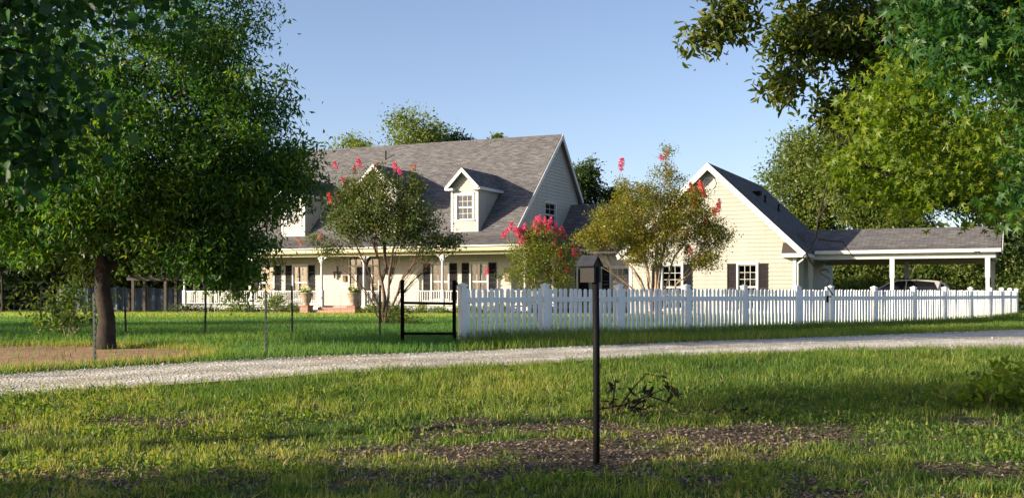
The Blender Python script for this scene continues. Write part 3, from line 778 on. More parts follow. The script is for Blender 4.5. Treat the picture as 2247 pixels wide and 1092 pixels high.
box_part('soffit', (GR+.03, .0, GE-.2), (GC+4.7, 12., GE-.16), M['trim'], house)
box_part('fascia', (GC+4.70, -.42, GE-.2), (GC+4.78, 2.1, GE-.03), M['trim'], house)
mb = MB(); mb.tube([(GC+4.68, -.2, GE-.2), (GC+4.6, -.2, GE-.33), (GR+.14, -.06, GE-.5), (GR+.14, -.03, GE-.7), (GR+.14, -.03, .45)], .045, 8); mb.build('downspout', M['trim'], house, True)
for u_, v_ in ((16.9, 5.), (17.3, 6.6)):
    z_ = GZ-(u_-GC)*gp; MB().lathe([(.05, -.1), (.05, .35), (.07, .36), (.07, .40), (.0, .41)], (u_, v_, z_), 8).build('roof_vent_pipe', M['black'], house)
MB().box((16.3, 4.6, GZ-1.25*gp-.05), (16.7, 5.1, GZ-1.25*gp+.16)).build('roof_vent', M['black'], house)
# small things fixed to the house wall
def wall_cross(u, z, label):
    fr = F_front(2.4); t = empty('wall_cross', hw(u, 2.36, z), HR); tag(t, label, 'wall decoration', 'iron crosses by the front door')
    g = lambda a, o, zz: (a, -o, zz)
    mb = MB(); fbox(mb, g, -.045, .045, 0, .03, -.42, .42); mb.build('upright', M['iron'], t)
    mb = MB(); fbox(mb, g, -.27, .27, .005, .035, -.02, .09); mb.build('crossbar', M['iron'], t)
    for x in (-.25, .12):
        mb = MB(); fbox(mb, g, x, x+.05, .0, .03, -.32, -.021); fbox(mb, g, x-.02, x+.07, .002, .032, -.15, -.08); mb.build('scroll', M['iron'], t)
wall_cross(-8.5, 2.72, 'rusty iron cross on cream wall left of the front door')
wall_cross(-4.77, 2.9, 'rusty iron cross on cream wall right of the front door, behind the crape myrtle')
t = empty('wall_mailbox', hw(-7.95, 2.36, 2.2), HR); tag(t, 'small brown mailbox on the porch wall beside the door', 'mailbox')
MB().box((-.11, -.1, 0), (.11, 0, .28)).build('box', M['plaque'], t); MB().prism([(-.13, -.13, .27), (-.13, 0, .36), (-.13, 0, .285), (-.13, -.12, .255)], (.26, 0, 0)).build('lid', M['plaque'], t)
mb = MB(); mb.tube([(-.08, -.05, 0), (-.08, -.08, -.14), (-.05, -.1, -.16)], .008, 5); mb.build('hook', M['iron'], t)
t = empty('wall_plaque', hw(2.92, 2.36, 2.15), HR); tag(t, 'tall brown wooden plaque on the wall at the porch end', 'plaque')
MB().box((-.15, -.05, 0), (.15, -.0, .74)).build('board', M['plaque'], t); MB().box((-.11, -.062, .05), (.11, -.051, .69)).build('panel', M['woodgrey'], t)

# ------------------------------------------------------------------ carport
cp = empty('carport', hw(24, 5.5, .3), HR)
tag(cp, 'open carport with low shingled roof and square posts beside the garage wing', 'carport')
cpo = lambda u, v, z: (u-24, v-5.5, z-.3)
CE, CR = 3.56, 4.80
roof('roof', [tuple(cpo(*p) for p in pl) for pl in [((19.72, 2.2, CE), (28.42, 2.2, CE), (28.5, 5.5, CR), (18.5, 5.5, CR)),
              ((28.42, 8.8, CE), (19.72, 8.8, CE), (18.5, 5.5, CR), (28.5, 5.5, CR))]], cp, .1)
def cbox(name, a, b, m): return box_part(name, cpo(*a), cpo(*b), m, cp)
cbox('gutter', (19.95, 2.06, CE-.15), (28.45, 2.19, CE+.015), M['trim'])
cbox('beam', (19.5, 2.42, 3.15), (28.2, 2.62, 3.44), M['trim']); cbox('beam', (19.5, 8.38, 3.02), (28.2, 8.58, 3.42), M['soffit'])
cbox('beam', (28.02, 2.63, 3.16), (28.2, 8.37, 3.42), M['trim'])
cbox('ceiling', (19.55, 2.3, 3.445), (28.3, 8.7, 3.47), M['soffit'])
cpm = MB().box((-.085, -.085, 0), (.085, .085, 2.85)).box((-.11, -.11, 1.9), (.11, .11, 2.84)).box((-.12, -.12, 0), (.12, .12, .15)).mesh('post'); cpm.materials.append(M['trim'])
for u, v in ((19.68, 2.55), (23.58, 2.55), (27.86, 2.55), (23.77, 8.45), (28.0, 8.45)):
    link('post', cpm, None, cp, cpo(u, v, .31))
mb = MB(); mb.prism([cpo(28.16, 2.35, 3.47), cpo(28.16, 8.65, 3.47), cpo(28.16, 5.5, CR-.13)], (.06, 0, 0)); mb.build('gable_panel', M['siding'], cp)
rake(cp, cpo(28.5, 2.1, CE-.02), cpo(28.53, 5.5, CR-.005), .2); rake(cp, cpo(28.5, 8.9, CE-.02), cpo(28.53, 5.5, CR-.006), .2)
cbox('slab', (19.5, 2.2, .1), (28.4, 8.8, .36), M['gravel'])

# suv, nose towards the garage
def suv():
    gz_ = .36; t = empty('parked_suv', hw(23.75, 5.6, gz_), HR); tag(t, 'silver sport utility vehicle parked under the carport behind the picket fence', 'car')
    st = [(-2.42, .45, .72, .80), (-2.36, .3, .86, .86), (-1.9, .26, 1.0, .92), (-1.1, .24, 1.10, .94), (0, .24, 1.13, .95), (1.2, .24, 1.16, .95), (2.1, .28, 1.15, .93), (2.38, .36, 1.05, .88)]
    mb = MB(); n = 8
    for x, zb, zt, hw2 in st:
        mb.v += [(x, -hw2*.9, zb), (x, -hw2, zb+.18), (x, -hw2, zt-.2), (x, -hw2*.93, zt), (x, hw2*.93, zt), (x, hw2, zt-.2), (x, hw2, zb+.18), (x, hw2*.9, zb)]
    for i in range(len(st)-1):
        for j in range(n): mb.f.append((i*n+j, i*n+(j+1) % n, (i+1)*n+(j+1) % n, (i+1)*n+j))
    mb.f += [tuple(range(n)), tuple((len(st)-1)*n+j for j in range(n))]
    body = mb.build('body', M['carpaint'], t, False)
    # greenhouse: glass hull then painted roof and pillars
    prof = [(-1.45, 1.11), (-.55, 1.63), (-.1, 1.76), (.8, 1.79), (1.7, 1.70), (2.1, 1.58), (2.34, 1.14)]
    inn = lambda z: .90-(z-1.1)*.26
    mb = MB(); k = len(prof)
    mb.v += [(x, -inn(z), z) for x, z in prof]+[(x, inn(z), z) for x, z in prof]
    mb.f += [tuple(range(k)), tuple(range(k, 2*k))]+[(i, (i+1) % k, k+(i+1) % k, k+i) for i in range(k)]
    mb.build('glass', M['carglass'], t)
    for s_ in (-1, 1):
        mb = MB()
        y = lambda z: s_*(inn(z)+.012)
        for (x0, z0), (x1, z1), wd in [(prof[0], prof[1], .07), (prof[1], prof[2], .07), (prof[2], prof[3], .07), (prof[3], prof[4], .08), (prof[4], prof[5], .10), ((1.98, 1.14), (1.72, 1.68), .20), ((.25, 1.13), (.3, 1.76), .06), (prof[5], prof[6], .12)]:
            mb.beam((x0, y(z0), z0), (x1, y(z1), z1), .03, wd, (0, s_, 0.01) if abs(x1-x0) < .0 else (0, 0, 1) if abs(z1-z0) < .3 else (1, 0, 0))
        mb.build('window_surround', M['carpaint'], t)
    mb = MB(); xs = [-.5, -.1, .8, 1.7, 2.12]; zs = [1.655, 1.775, 1.805, 1.715, 1.595]
    for x, z in zip(xs, zs): mb.v += [(x, -.74, z-.02), (x, -.45, z+.02), (x, .45, z+.02), (x, .74, z-.02)]
    for i in range(4):
        for j in range(3): mb.f.append((i*4+j, i*4+j+1, i*4+j+5, i*4+j+4))
    rf = mb.build('roof', M['carpaint'], t, True)
    mb = MB()
    for s_ in (-1, 1): mb.tube([(-.1, s_*.62, 1.80), (0, s_*.62, 1.86), (1.5, s_*.62, 1.82), (1.6, s_*.62, 1.76)], .022, 6)
    mb.build('roof_rack', M['black'], rf)
    for x in (-1.45, 1.42):
        for s_ in (-1, 1):
            tyre = MB().lathe([(.22, -.11), (.33, -.115), (.36, -.08), (.36, .08), (.33, .115), (.22, .11)], (0, 0, 0), 20, 'y').build('tyre', M['tyre'], t, False, (x, s_*.86, .36))
            MB().lathe([(.0, -.06), (.2, -.10), (.225, -.105), (.225, .105), (.2, .1), (.0, .06)], (0, 0, 0), 16, 'y').build('rim', M['rim'], tyre)
    for s_ in (-1, 1):
        MB().box((-2.40, s_*.62-.16, .74), (-2.28, s_*.62+.16, .86)).build('headlight', M['curtain'], t)
        MB().box((2.24, s_*.80-.10, .95), (2.40, s_*.80+.10, 1.2)).build('tail_light', M['petal_red'], t)
        MB().box((-.95, s_*1.0-.1, 1.1), (-.82, s_*1.0+.1, 1.24)).build('mirror', M['carpaint'], t)
    MB().box((-2.46, -.45, .4), (-2.38, .45, .5)).build('number_plate', M['trim'], t)
suv()
t = empty('kettle_grill', hw(20.75, 6.8, .36), HR); tag(t, 'black round kettle grill standing inside the carport by the wall', 'grill')
MB().lathe([(.02, .62), (.2, .64), (.29, .78), (.3, .9)], n=16).build('bowl', M['black'], t, True); MB().lathe([(.305, .9), (.29, 1.06), (.18, 1.2), (.02, 1.24)], n=16).build('lid', M['black'], t, True)
for k in range(3): a = k*2.094; mb = MB(); mb.tube([(.15*math.cos(a), .15*math.sin(a), .68), (.3*math.cos(a), .3*math.sin(a), .0)], .015, 6); mb.build('leg', M['black'], t)

# ------------------------------------------------------------------ picket fence and gate
FP = [(-.97, 21.40), (.69, 22.85), (2.38, 24.32), (4.12, 25.82), (5.78, 27.27), (7.47, 28.75), (8.68, 29.81), (10.35, 31.26), (12.01, 32.70), (13.48, 34.07), (15.03, 35.84), (16.53, 37.81), (17.65, 39.43), (18.75, 41.19), (19.73, 42.79)]
def picket_mesh(h=1.0):
    w2, t2 = .044, .013
    pr = [(-w2, 0), (w2, 0), (w2, h-w2)]+[(w2*math.cos(a), h-w2+w2*math.sin(a)) for a in (math.pi*k/6 for k in range(1, 6))]+[(-w2, h-w2)]
    mb = MB(); mb.prism([(x, -t2, z) for x, z in pr], (0, 2*t2, 0)); me = mb.mesh('picket'); me.materials.append(M['vinyl']); return me
PK = picket_mesh(); PKS = picket_mesh(.97)
def fpost_mesh():
    mb = MB(); b = .064; mb.box((-b, -b, -.1), (b, b, 1.10)); mb.box((-b-.015, -b-.015, 1.10), (b+.015, b+.015, 1.125))
    c_ = b+.012; mb.add([(-c_, -c_, 1.125), (c_, -c_, 1.125), (c_, c_, 1.125), (-c_, c_, 1.125), (0, 0, 1.165)], [(0, 1, 4), (1, 2, 4), (2, 3, 4), (3, 0, 4)])
    me = mb.mesh('post'); me.materials.append(M['vinyl']); return me
FPM = fpost_mesh()
fence = empty('picket_fence', (FP[0][0], FP[0][1], tz(*FP[0])))
tag(fence, 'white vinyl picket fence running along the far side of the gravel driveway', 'fence')
fo = Vector(fence.location)
def panel(parent, a, b, org, mesh, sp=.152, inset=.07, lift=.05):
    a = Vector((*a, tz(*a)))-org; b = Vector((*b, tz(*b)))-org; d = b-a; L = d.length; d = d/L; ang = math.atan2(d.y, d.x)
    for zz, hh in ((.82, .10), (.10, .09)):
        mb = MB(); mb.beam(a+d*inset+Vector((0, 0, zz)), b-d*inset+Vector((0, 0, zz)), .042, hh); mb.build('rail', M['vinyl'], parent)
    n = int(round((L-2*inset)/sp))
    for i in range(n):
        t = inset+(L-2*inset)*(i+.5)/n; p = a+d*t
        o = link('picket', mesh, None, parent, (p.x, p.y, p.z+lift+random.uniform(-.009, .009)), ang); o.rotation_euler = (random.uniform(-.014, .014), random.uniform(-.014, .014), ang+random.uniform(-.03, .03))
for i, p in enumerate(FP):
    q = FP[min(i+1, len(FP)-1)]; r = FP[max(i-1, 0)]
    link('post', FPM, None, fence, Vector((*p, tz(*p)))-fo, math.atan2(q[1]-r[1], q[0]-r[0]))
for i in range(len(FP)-1):
    if i != 5: panel(fence, FP[i], FP[i+1], fo, PK)
ga, gb = Vector(FP[5]), Vector(FP[6]); gd = (gb-ga).normalized(); g0, g1 = ga+gd*.1, gb-gd*.12
gate = empty('picket_gate', (g0.x, g0.y, tz(g0.x, g0.y))); tag(gate, 'narrow white picket gate with black latch set in the fence', 'gate')
go = Vector(gate.location)
panel(gate, (g0.x, g0.y), (g1.x, g1.y), go, PKS, .13, .09, .07)
for q in (g0+gd*.05, g1-gd*.05): MB().box((-.05, -.03, .08), (.05, .03, 1.12)).build('stile', M['vinyl'], gate, False, (q.x-go.x, q.y-go.y, tz(q.x, q.y)-go.z)).rotation_euler = (0, 0, math.atan2(gd.y, gd.x))
lt = MB().box((-.02, -.07, 0), (.16, -.035, .035)).box((-.02, -.07, -.14), (.03, -.034, -.001)).build('latch', M['black'], gate, False, (g1.x-gd.x*.1-go.x, g1.y-gd.y*.1-go.y, .84)); lt.rotation_euler = (0, 0, math.atan2(gd.y, gd.x))

# black pipe brace at the end of the picket fence
B1, B2 = (-2.07, 20.66), (-1.12, 21.2)
br = empty('pipe_brace', (*B1, tz(*B1))); tag(br, 'black steel H brace with two crossbars where wire fence meets pickets', 'fence brace')
d2 = Vector((B2[0]-B1[0], B2[1]-B1[1], 0))
for p in (Vector((0, 0, 0)), d2):
    ps = MB().lathe([(.036, -.2), (.036, 1.2), (.042, 1.2), (.042, 1.225), (.0, 1.24)], (p.x, p.y, 0), 12).build('post', M['black'], br, True)
for z in (.80, .22): mb = MB(); mb.tube([Vector((0, 0, z)), d2+Vector((0, 0, z-.02))], .026, 8); mb.build('crossbar', M['black'], br, True)
MB().lathe([(.0, -.03), (.03, -.02), (.035, 0), (.03, .02), (.0, .03)], (d2.x+.045, d2.y-.02, 1.16), 8).build('knob', M['black'], br)

# wire fences on steel T posts
def tpost_mesh(h):
    mb = MB(); mb.box((-.022, -.004, -.2), (.022, .004, h)); mb.box((-.004, .004, -.2), (.004, .036, h))
    for k in range(int(h/.09)): mb.box((-.009, -.011, .1+k*.09), (.009, -.004, .125+k*.09))
    me = mb.mesh('post'); me.materials.append(M['tpost']); return me
def wire_fence(label, pts, posts, h, rows, cols, r, group):
    o = Vector((*pts[0], tz(*pts[0]))); t = empty('wire_fence', o); tag(t, label, 'wire fence', group); me = tpost_mesh(h)
    for p in posts: link('post', me, None, t, Vector((*p, tz(*p)))-o, random.uniform(-.2, .2)).rotation_euler = (random.uniform(-.03, .03), random.uniform(-.03, .03), random.uniform(-.3, .3))
    mb = MB()
    for a, b in zip(pts[:-1], pts[1:]):
        L = math.hypot(b[0]-a[0], b[1]-a[1]); n = max(2, int(L/cols))
        P = lambda s_, z: Vector((a[0]+(b[0]-a[0])*s_, a[1]+(b[1]-a[1])*s_, 0))+Vector((0, 0, tz(a[0]+(b[0]-a[0])*s_, a[1]+(b[1]-a[1])*s_)+z-.03*math.sin(math.pi*s_)*z))-Vector((o.x, o.y, o.z))
        for z in np.linspace(.05, h-.06, rows): mb.tube([P(s_, z) for s_ in np.linspace(0, 1, 5)], r, 3, False)
        for i in range(n): mb.tube([P(i/n, .05), P(i/n, h-.06)], r, 3, False)
    ob = mb.build('wire_mesh', M['wire'], t); ob['kind'] = 'stuff'
wire_fence('low wire mesh fence on dark steel posts along the driveway verge by the big tree', [(-2.1, 20.62), (-4.12, 18.34), (-6.39, 16.76), (-9.4, 14.4), (-13, 11.7)], [(-4.12, 18.34), (-6.39, 16.76), (-9.4, 14.4), (-13, 11.7)], 1.1, 8, .16, .0011, 'wire fences')
wire_fence('wire garden fence on thin posts crossing the shaded lawn behind the tree trunk', [(-2.05, 20.75), (-2.78, 23.), (-4.9, 24.4), (-6.82, 24.3), (-8.65, 24.5), (-10.65, 24.7), (-14.5, 25.2)], [(-2.78, 23.), (-4.9, 24.4), (-6.82, 24.3), (-8.65, 24.5), (-10.65, 24.7), (-14.5, 25.2)], 1.12, 7, .15, .0012, 'wire fences')

# bird box on its post
bx, by = .71, 9.2
t = empty('bird_box', (bx, by, tz(bx, by))); tag(t, 'black wooden bird box with slanted grey lid on a tall black post', 'bird box')
pm = MB(); pm.tube([(0, 0, -.25), (0, 0, .9), (-.008, 0, 1.66)], .029, 12); pm.build('post', M['black'], t, True)
rb = Matrix.Rotation(R_(-30), 4, 'Z')
def rot(me):
    me.transform(Matrix.Translation((.0, 0, 1.76)) @ rb @ Matrix.Diagonal((.78, .78, .82, 1)) @ Matrix.Translation((0, 0, -1.8))); return me
bz = 1.52
mb = MB(); mb.prism([(.012, -.085, bz), (.012, .085, bz), (.012, .085, bz+.20), (.012, 0, bz+.275), (.012, -.085, bz+.20)], (-.018, 0, 0)); link('end_board', rot(mb.mesh('end_board')), M['birdbox'], t)
mb = MB(); mb.prism([(-.135, -.085, bz), (-.135, .085, bz), (-.135, .085, bz+.20), (-.135, 0, bz+.275), (-.135, -.085, bz+.20)], (-.018, 0, 0)); link('end_board', rot(mb.mesh('end_board')), M['birdbox'], t)
link('side_board', rot(MB().box((-.134, -.084, bz), (-.007, -.068, bz+.205)).mesh('side_board')), M['birdbox'], t)
link('side_board', rot(MB().box((-.134, .068, bz), (-.007, .084, bz+.205)).mesh('side_board')), M['birdbox'], t)
link('floor_board', rot(MB().box((-.134, -.067, bz), (-.007, .067, bz+.015)).mesh('floor_board')), M['birdbox'], t)
for s_ in (-1, 1):
    mb = MB(); mb.prism([(.022, 0, bz+.28), (.022, s_*.125, bz+.172), (.022, s_*.118, bz+.16), (.022, 0, bz+.265)], (-.2, 0, 0)); link('roof_board', rot(mb.mesh('roof_board')), M['slate'], t)

# ------------------------------------------------------------------ planters, bench, small yard things
def urn(u, label, seed):
    b = hw(u, -1.05, tz(*hw(u, -1.05)[:2])); t = empty('urn_planter', b, HR); tag(t, label, 'planter', 'urns beside the brick steps')
    MB().box((-.27, -.27, -.1), (.27, .27, .46)).box((-.3, -.3, .46), (.3, .3, .52)).build('pedestal', M['brick'], t)
    MB().lathe([(.16, .52), (.2, .55), (.17, .60), (.24, .72), (.33, 1.02), (.36, 1.18), (.40, 1.21), (.40, 1.26), (.35, 1.26), (.33, 1.15), (.0, 1.14)], n=24).build('urn', M['terracotta'], t, True)
    C = np.stack([rng.uniform(-.28, .28, 26), rng.uniform(-.25, .25, 26), rng.uniform(1.22, 1.5, 26)], 1)
    foliage('plant', C, 22, .07, .11, .05, 'leaf', M['shrub'], t, -.3, .4)
    C = np.stack([rng.uniform(-.32, .3, 14), rng.uniform(-.28, .1, 14), rng.uniform(1.3, 1.6, 14)], 1)
    foliage('blossoms', C, 26, .045, .05, .05, 'diamond', M['white_petal'], t, 0, .6)
urn(-8.36, 'stone urn of pale flowers on brick pedestal, left of the porch steps', 1)
urn(-5.14, 'stone urn of pale flowers on brick pedestal, right of the porch steps', 2)
t = empty('porch_bench', hw(-.35, 1.75, PF), HR); tag(t, 'dark iron bench on the porch in front of the window', 'bench')
mb = MB()
for k in range(5): mb.box((-.6, -.22+k*.1, .42), (.6, -.15+k*.1, .44))
mb.build('seat', M['iron'], t)
mb = MB()
for k in range(13): mb.tube([(-.58+k*.097, .24, .46), (-.56+k*.097, .28, .7+.12*math.sin(k*math.pi/12)), (-.58+k*.097, .3, .82+.14*math.sin(k*math.pi/12))], .012, 5)
mb.tube([(-.6, .3, .82)]+[(-.6+.1*k, .3, .82+.14*math.sin(k*math.pi/12)) for k in range(1, 12)]+[(.6, .3, .82)], .02, 6); mb.build('backrest', M['iron'], t)
for x in (-.57, .57):
    for y in (-.2, .24): mb = MB(); mb.tube([(x, y, 0), (x, y*.9, .22), (x, y, .44)], .018, 6); mb.build('leg', M['iron'], t)
    mb = MB(); mb.tube([(x, -.2, .43), (x, -.24, .62), (x, .0, .66), (x, .27, .66)], .016, 6); mb.build('armrest', M['iron'], t)
t = empty('wind_chime', hw(-16.9, 1.2, 2.75), HR); tag(t, 'tan bamboo wind chime hanging from the left porch ceiling', 'wind chime')
MB().lathe([(.0, .62), (.14, .58), (.15, .55), (.0, .53)], n=12).build('top_disc', M['woodgrey'], t); mb = MB(); mb.tube([(0, 0, .6), (0, 0, 1.24)], .006, 4); mb.build('cord', M['wire'], t)
for k in range(6):
    a = k*1.047; mb = MB(); mb.tube([(.11*math.cos(a), .11*math.sin(a), .55), (.11*math.cos(a), .11*math.sin(a), .05+.07*(k % 3))], .024, 6); mb.build('chime_tube', M['bark_pale'], t)
for i, (px_, nm) in enumerate(((-17.62, 'left one of two'), (-17.25, 'right one of two'))):
    t = empty('plant_marker', (px_, 63.4, tz(px_, 63.4))); tag(t, 'small white garden marker on a stake before the porch, '+nm, 'marker', 'garden markers')
    mb = MB(); mb.box((-.012, -.006, -.1), (.012, .006, .45)); mb.build('stake', M['trim'], t); MB().box((-.11, -.015, .42), (.11, -.007, .60)).build('plate', M['trim'], t)
# pergola and tarp fence far left
t = empty('garden_pergola', (-22.2, 71, tz(-22.2, 71))); tag(t, 'weathered wooden pergola frame beyond the lawn, left of the porch', 'pergola')
for x in (-2.4, -.3, 1.6):
    for y in (0, 2.2): MB().box((x-.08, y-.08, -.1), (x+.08, y+.08, 2.05)).build('post', M['oldwood'], t)
for y in (0, 2.2): MB().box((-2.8, y-.06, 2.06), (2.1, y+.06, 2.26)).build('beam', M['oldwood'], t)
for k in range(7): MB().box((-2.6+k*.72, -.4, 2.27), (-2.5+k*.72, 2.6, 2.4)).build('rafter', M['oldwood'], t)
t = empty('tarp_screen', (-25, 75, tz(-25, 75))); tag(t, 'dark blue tarp screen stretched between posts behind the pergola', 'screen')
for k in range(7): MB().box((-6+k*2-.05, -.05, -.1), (-6+k*2+.05, .05, 1.75)).build('post', M['woodgrey'], t)
for k in range(6):
    mb = MB(); n = 10
    for i in range(n+1):
        x = -5.94+k*2+1.88*i/n; y = -.06-.06*math.sin(i*1.9+k); mb.v += [(x, y, .1), (x, y*1.2, 1.6+.06*math.cos(i*.63))]
    mb.f += [(2*i, 2*i+2, 2*i+3, 2*i+1) for i in range(n)]; mb.build('tarp', M['bluetarp'], t, True)

# ------------------------------------------------------------------ trees
tree('pecan_tree', 'large dark-trunked pecan tree on bare earth at the left, crown filling the sky', (-7.37, 19.84, tz(-7.37, 19.84)),
     [(-7.3, 19.8, 6.2, 3.0, 3.0, 2.6), (-6.0, 19.4, 4.5, 2.4, 2.4, 1.5), (-8.9, 19.6, 4.6, 2.4, 2.4, 1.7), (-5.3, 19.6, 3.4, 1.7, 1.6, 1.0), (-7.2, 18.6, 3.7, 2.0, 1.8, 1.1),
      (-9.7, 19.8, 3.2, 1.5, 1.6, .9), (-8.4, 19.2, 2.95, 1.6, 1.4, .6), (-7.5, 18.9, 2.55, 1.0, .6, .4), (-8.3, 18.9, 2.35, .8, .6, .4), (-6.7, 18.9, 2.9, 1.3, 1.2, .5), (-6.6, 20.5, 8.3, 2.0, 2.2, 1.6), (-5.05, 19.2, 2.25, .62, .8, .6), (-5.7, 18.9, 2.35, .8, .7, .4), (-6.3, 20.6, 2.3, .9, .8, .45), (-6.4, 20.9, 3.1, 1.3, 1.4, .7), (-4.5, 19.4, 3.85, 1.1, 1.1, .8), (-4.15, 19.3, 3.35, .85, .8, .5), (-4.7, 19.3, 2.75, .85, .8, .45), (-4.55, 19.2, 2.2, .4, .5, .35), (-4.85, 19.2, 1.85, .45, .5, .45), (-5.3, 19.0, 1.95, .5, .5, .35), (-4.9, 19.3, 4.9, .75, .9, .6), (-5.3, 19.2, 6.2, .8, .9, .8)],
     (-7.42, 19.84, 1.95), .15, 1600, 80, .18, .118, .041, 'diamond', M['pecan'], M['bark'], droop=.75, up=.3, sub=14, inner=.25)
tree('broadleaf_tree', 'dark broad-leaved boughs hanging close in the top left corner', (-9.2, 8.2, tz(-9.2, 8.2)),
     [(-4.5, 9.2, 3.75, 1.2, .9, .75), (-3.35, 9.4, 4.25, .75, .7, .45), (-4.9, 9.5, 2.75, .75, .8, .5), (-4.2, 9.7, 3.0, .75, .7, .45), (-7.5, 8.5, 4.5, 1.8, 1.8, 1.6)],
     (-8.9, 8.3, 2.2), .17, 300, 24, .2, .105, .11, 'leaf', M['darkleaf'], M['bark'], droop=.5, up=.6, sub=6, inner=.2)
tree('sweetgum_tree', 'star-leaved sweetgum boughs hanging close at the right edge', (8.6, 10.5, tz(8.6, 10.5)),
     [(3.95, 8.2, 3.4, .95, .9, .62), (4.35, 8.5, 2.35, .45, .5, .5), (3.6, 8.6, 3.75, .75, .8, .4), (6.6, 10.5, 4.4, 1.0, 1.0, .9)],
     (7.6, 10.4, 3.4), .13, 400, 20, .15, .10, .098, 'star', M['sweetgum'], M['bark'], droop=.5, up=.5, sub=6, inner=.2)
tree('sunlit_sweetgum', 'yellow-green sweetgum spray with sunlight painted into its leaves, left of the darker boughs at right', (8.9, 13.4, tz(8.9, 13.4)),
     [(4.35, 12.2, 3.5, .6, .8, .55), (4.0, 12.4, 2.9, .32, .5, .3), (5.0, 12.2, 3.1, .7, .8, .6), (4.75, 12.4, 4.0, .55, .6, .4), (4.5, 12.3, 2.6, .3, .4, .3), (5.6, 12.5, 2.6, .4, .5, .4), (6.6, 12.8, 3.8, .7, .7, .6)],
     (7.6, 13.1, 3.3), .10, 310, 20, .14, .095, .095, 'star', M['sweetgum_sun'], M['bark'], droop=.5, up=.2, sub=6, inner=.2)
hk = tree('hickory_tree', 'hickory boughs with olive leaves hanging over the garage roof at upper right', (9.6, 17, tz(9.6, 17)),
     [(4.9, 15, 5.1, 1.0, 1, .5), (4.0, 15, 5.0, .55, .6, .38), (3.72, 14.8, 4.35, .24, .4, .22), (5.2, 15.2, 4.3, .8, .9, .62), (4.6, 15, 3.95, .38, .5, .32), (4.5, 14.6, 3.05, .34, .4, .42),
      (2.78, 14, 5.1, .30, .3, .36), (2.48, 14, 4.68, .18, .2, .24), (3.5, 14.2, 5.8, .7, .6, .35), (6.9, 15.6, 5.4, .9, .9, .8), (6.0, 15.2, 5.0, .8, .8, .6)],
     (8.4, 16.2, 4.9), .12, 560, 36, .14, .13, .06, 'leaf', M['hickory'], M['bark'], droop=.4, up=.6, sub=7, inner=.2)
mb = MB(); ho = Vector(hk.location)
def dl(pts, r0, r1):
    n = len(pts); mb.tube([Vector((x, y, z))-ho for x, y, z in pts], [r0+(r1-r0)*i/(n-1) for i in range(n)], 6)
dl([(4.25, 14.3, 3.4), (3.85, 13.4, 2.75), (3.64, 13, 2.35), (3.61, 13, 2.12), (3.5, 13, 1.93), (3.55, 13, 1.83), (3.62, 13, 1.72), (3.78, 13, 1.62), (3.74, 13, 1.54), (3.82, 13, 1.43)], .013, .007)
dl([(3.63, 13, 2.1), (3.75, 13, 2.08), (3.93, 13, 2.07), (4.0, 13, 1.96), (4.1, 13, 1.84)], .011, .003)
dl([(3.62, 13, 1.72), (3.74, 13.02, 1.74), (3.78, 13.03, 1.70)], .012, .005)
dl([(3.64, 13, 2.35), (3.8, 13.1, 2.55), (4.0, 13.2, 2.62)], .012, .004)
mb.build('dead_branch', M['twig'], hk, True)

def bg_tree(label, x, y, h, r, leafm, ncl=170, per=34, L=.42, name='oak_tree', low=.25, group='trees behind the house', fk=None):
    z0 = tz(x, y); bl = []; zb = z0+h*low
    for k in range(7):
        a = rng.uniform(0, 6.28); q = rng.uniform(.2, .62)*r; zz = zb+(h*(1-low))*rng.uniform(.2, .8); rr = r*rng.uniform(.42, .62)
        bl.append((x+q*math.cos(a), y+q*math.sin(a), zz, rr, rr, rr*.85))
    bl.append((x, y, z0+h-r*.45, r*.45, r*.45, r*.45))
    return tree(name, label, (x, y, z0), bl, (x, y, z0+max(1.2, h*low)), max(.09, h*.013), ncl, per, r*.16, L, L*.5, 'diamond', leafm, M['bark'], group=group, sub=3, inner=.35, up=.05)
BG = [(-8.6, 95, 17., 4.6, 'oak', 'bushy olive tree rising behind the main roof ridge'), (-4.6, 97, 15.4, 1.9, 'oakdark', 'narrow dark tree right of the bushy one behind the main roof'),
      (-14.5, 99, 15.6, 3.6, 'oak', 'pale tree top behind the left part of the main roof'), (-20, 101, 14.6, 3.6, 'oak', 'low tree top just right of the pecan crown behind the roof'),
      (6.2, 92, 12.4, 2.4, 'oakdark', 'dark tree showing between the main gable and the garage wing'), (9, 95, 10.4, 1.8, 'oakdark', 'small dark tree over the connector roof'),
      (-1.2, 96, 15.1, 1.2, 'oak', 'tip of a slender tree peeking above the main ridge'),
      (24.2, 92, 15., 3.8, 'oak', 'rounded oak directly behind the garage roof slope'), (28, 93, 18, 4.3, 'oak', 'tall oak behind the carport, left of its neighbours'), (33, 91, 16, 4.2, 'oak', 'broad oak behind the middle of the carport roof'),
      (38, 90, 15.5, 4.2, 'oak', 'olive oak behind the right end of the carport'), (43, 88, 17.5, 4.6, 'oakdark', 'dark oak far right behind the carport'), (29.2, 87, 12.6, 3.6, 'oak', 'lower oak filling the gap above the left end of the carport roof'), (25.8, 53.5, 11.5, 2.9, 'oakdark', 'dark tree just right of the carport end'), (29, 60, 13, 3.2, 'oakdark', 'dark tree at the right margin behind the carport end')]
for x, y, h, r, m_, lb in BG: bg_tree(lb, x, y, h, r, M[m_], ncl=int(60+32*r), per=108, L=.31)
LW = [(-21, 76, 11), (-25.5, 73, 10), (-30, 77, 12), (-34, 73, 10), (-39, 80, 13), (-23.5, 84, 13), (-32, 88, 14), (-17.5, 84, 11)]
ordn = ['first', 'second', 'third', 'fourth', 'fifth', 'sixth', 'seventh', 'eighth', 'ninth', 'tenth', 'eleventh', 'twelfth', 'thirteenth', 'fourteenth']
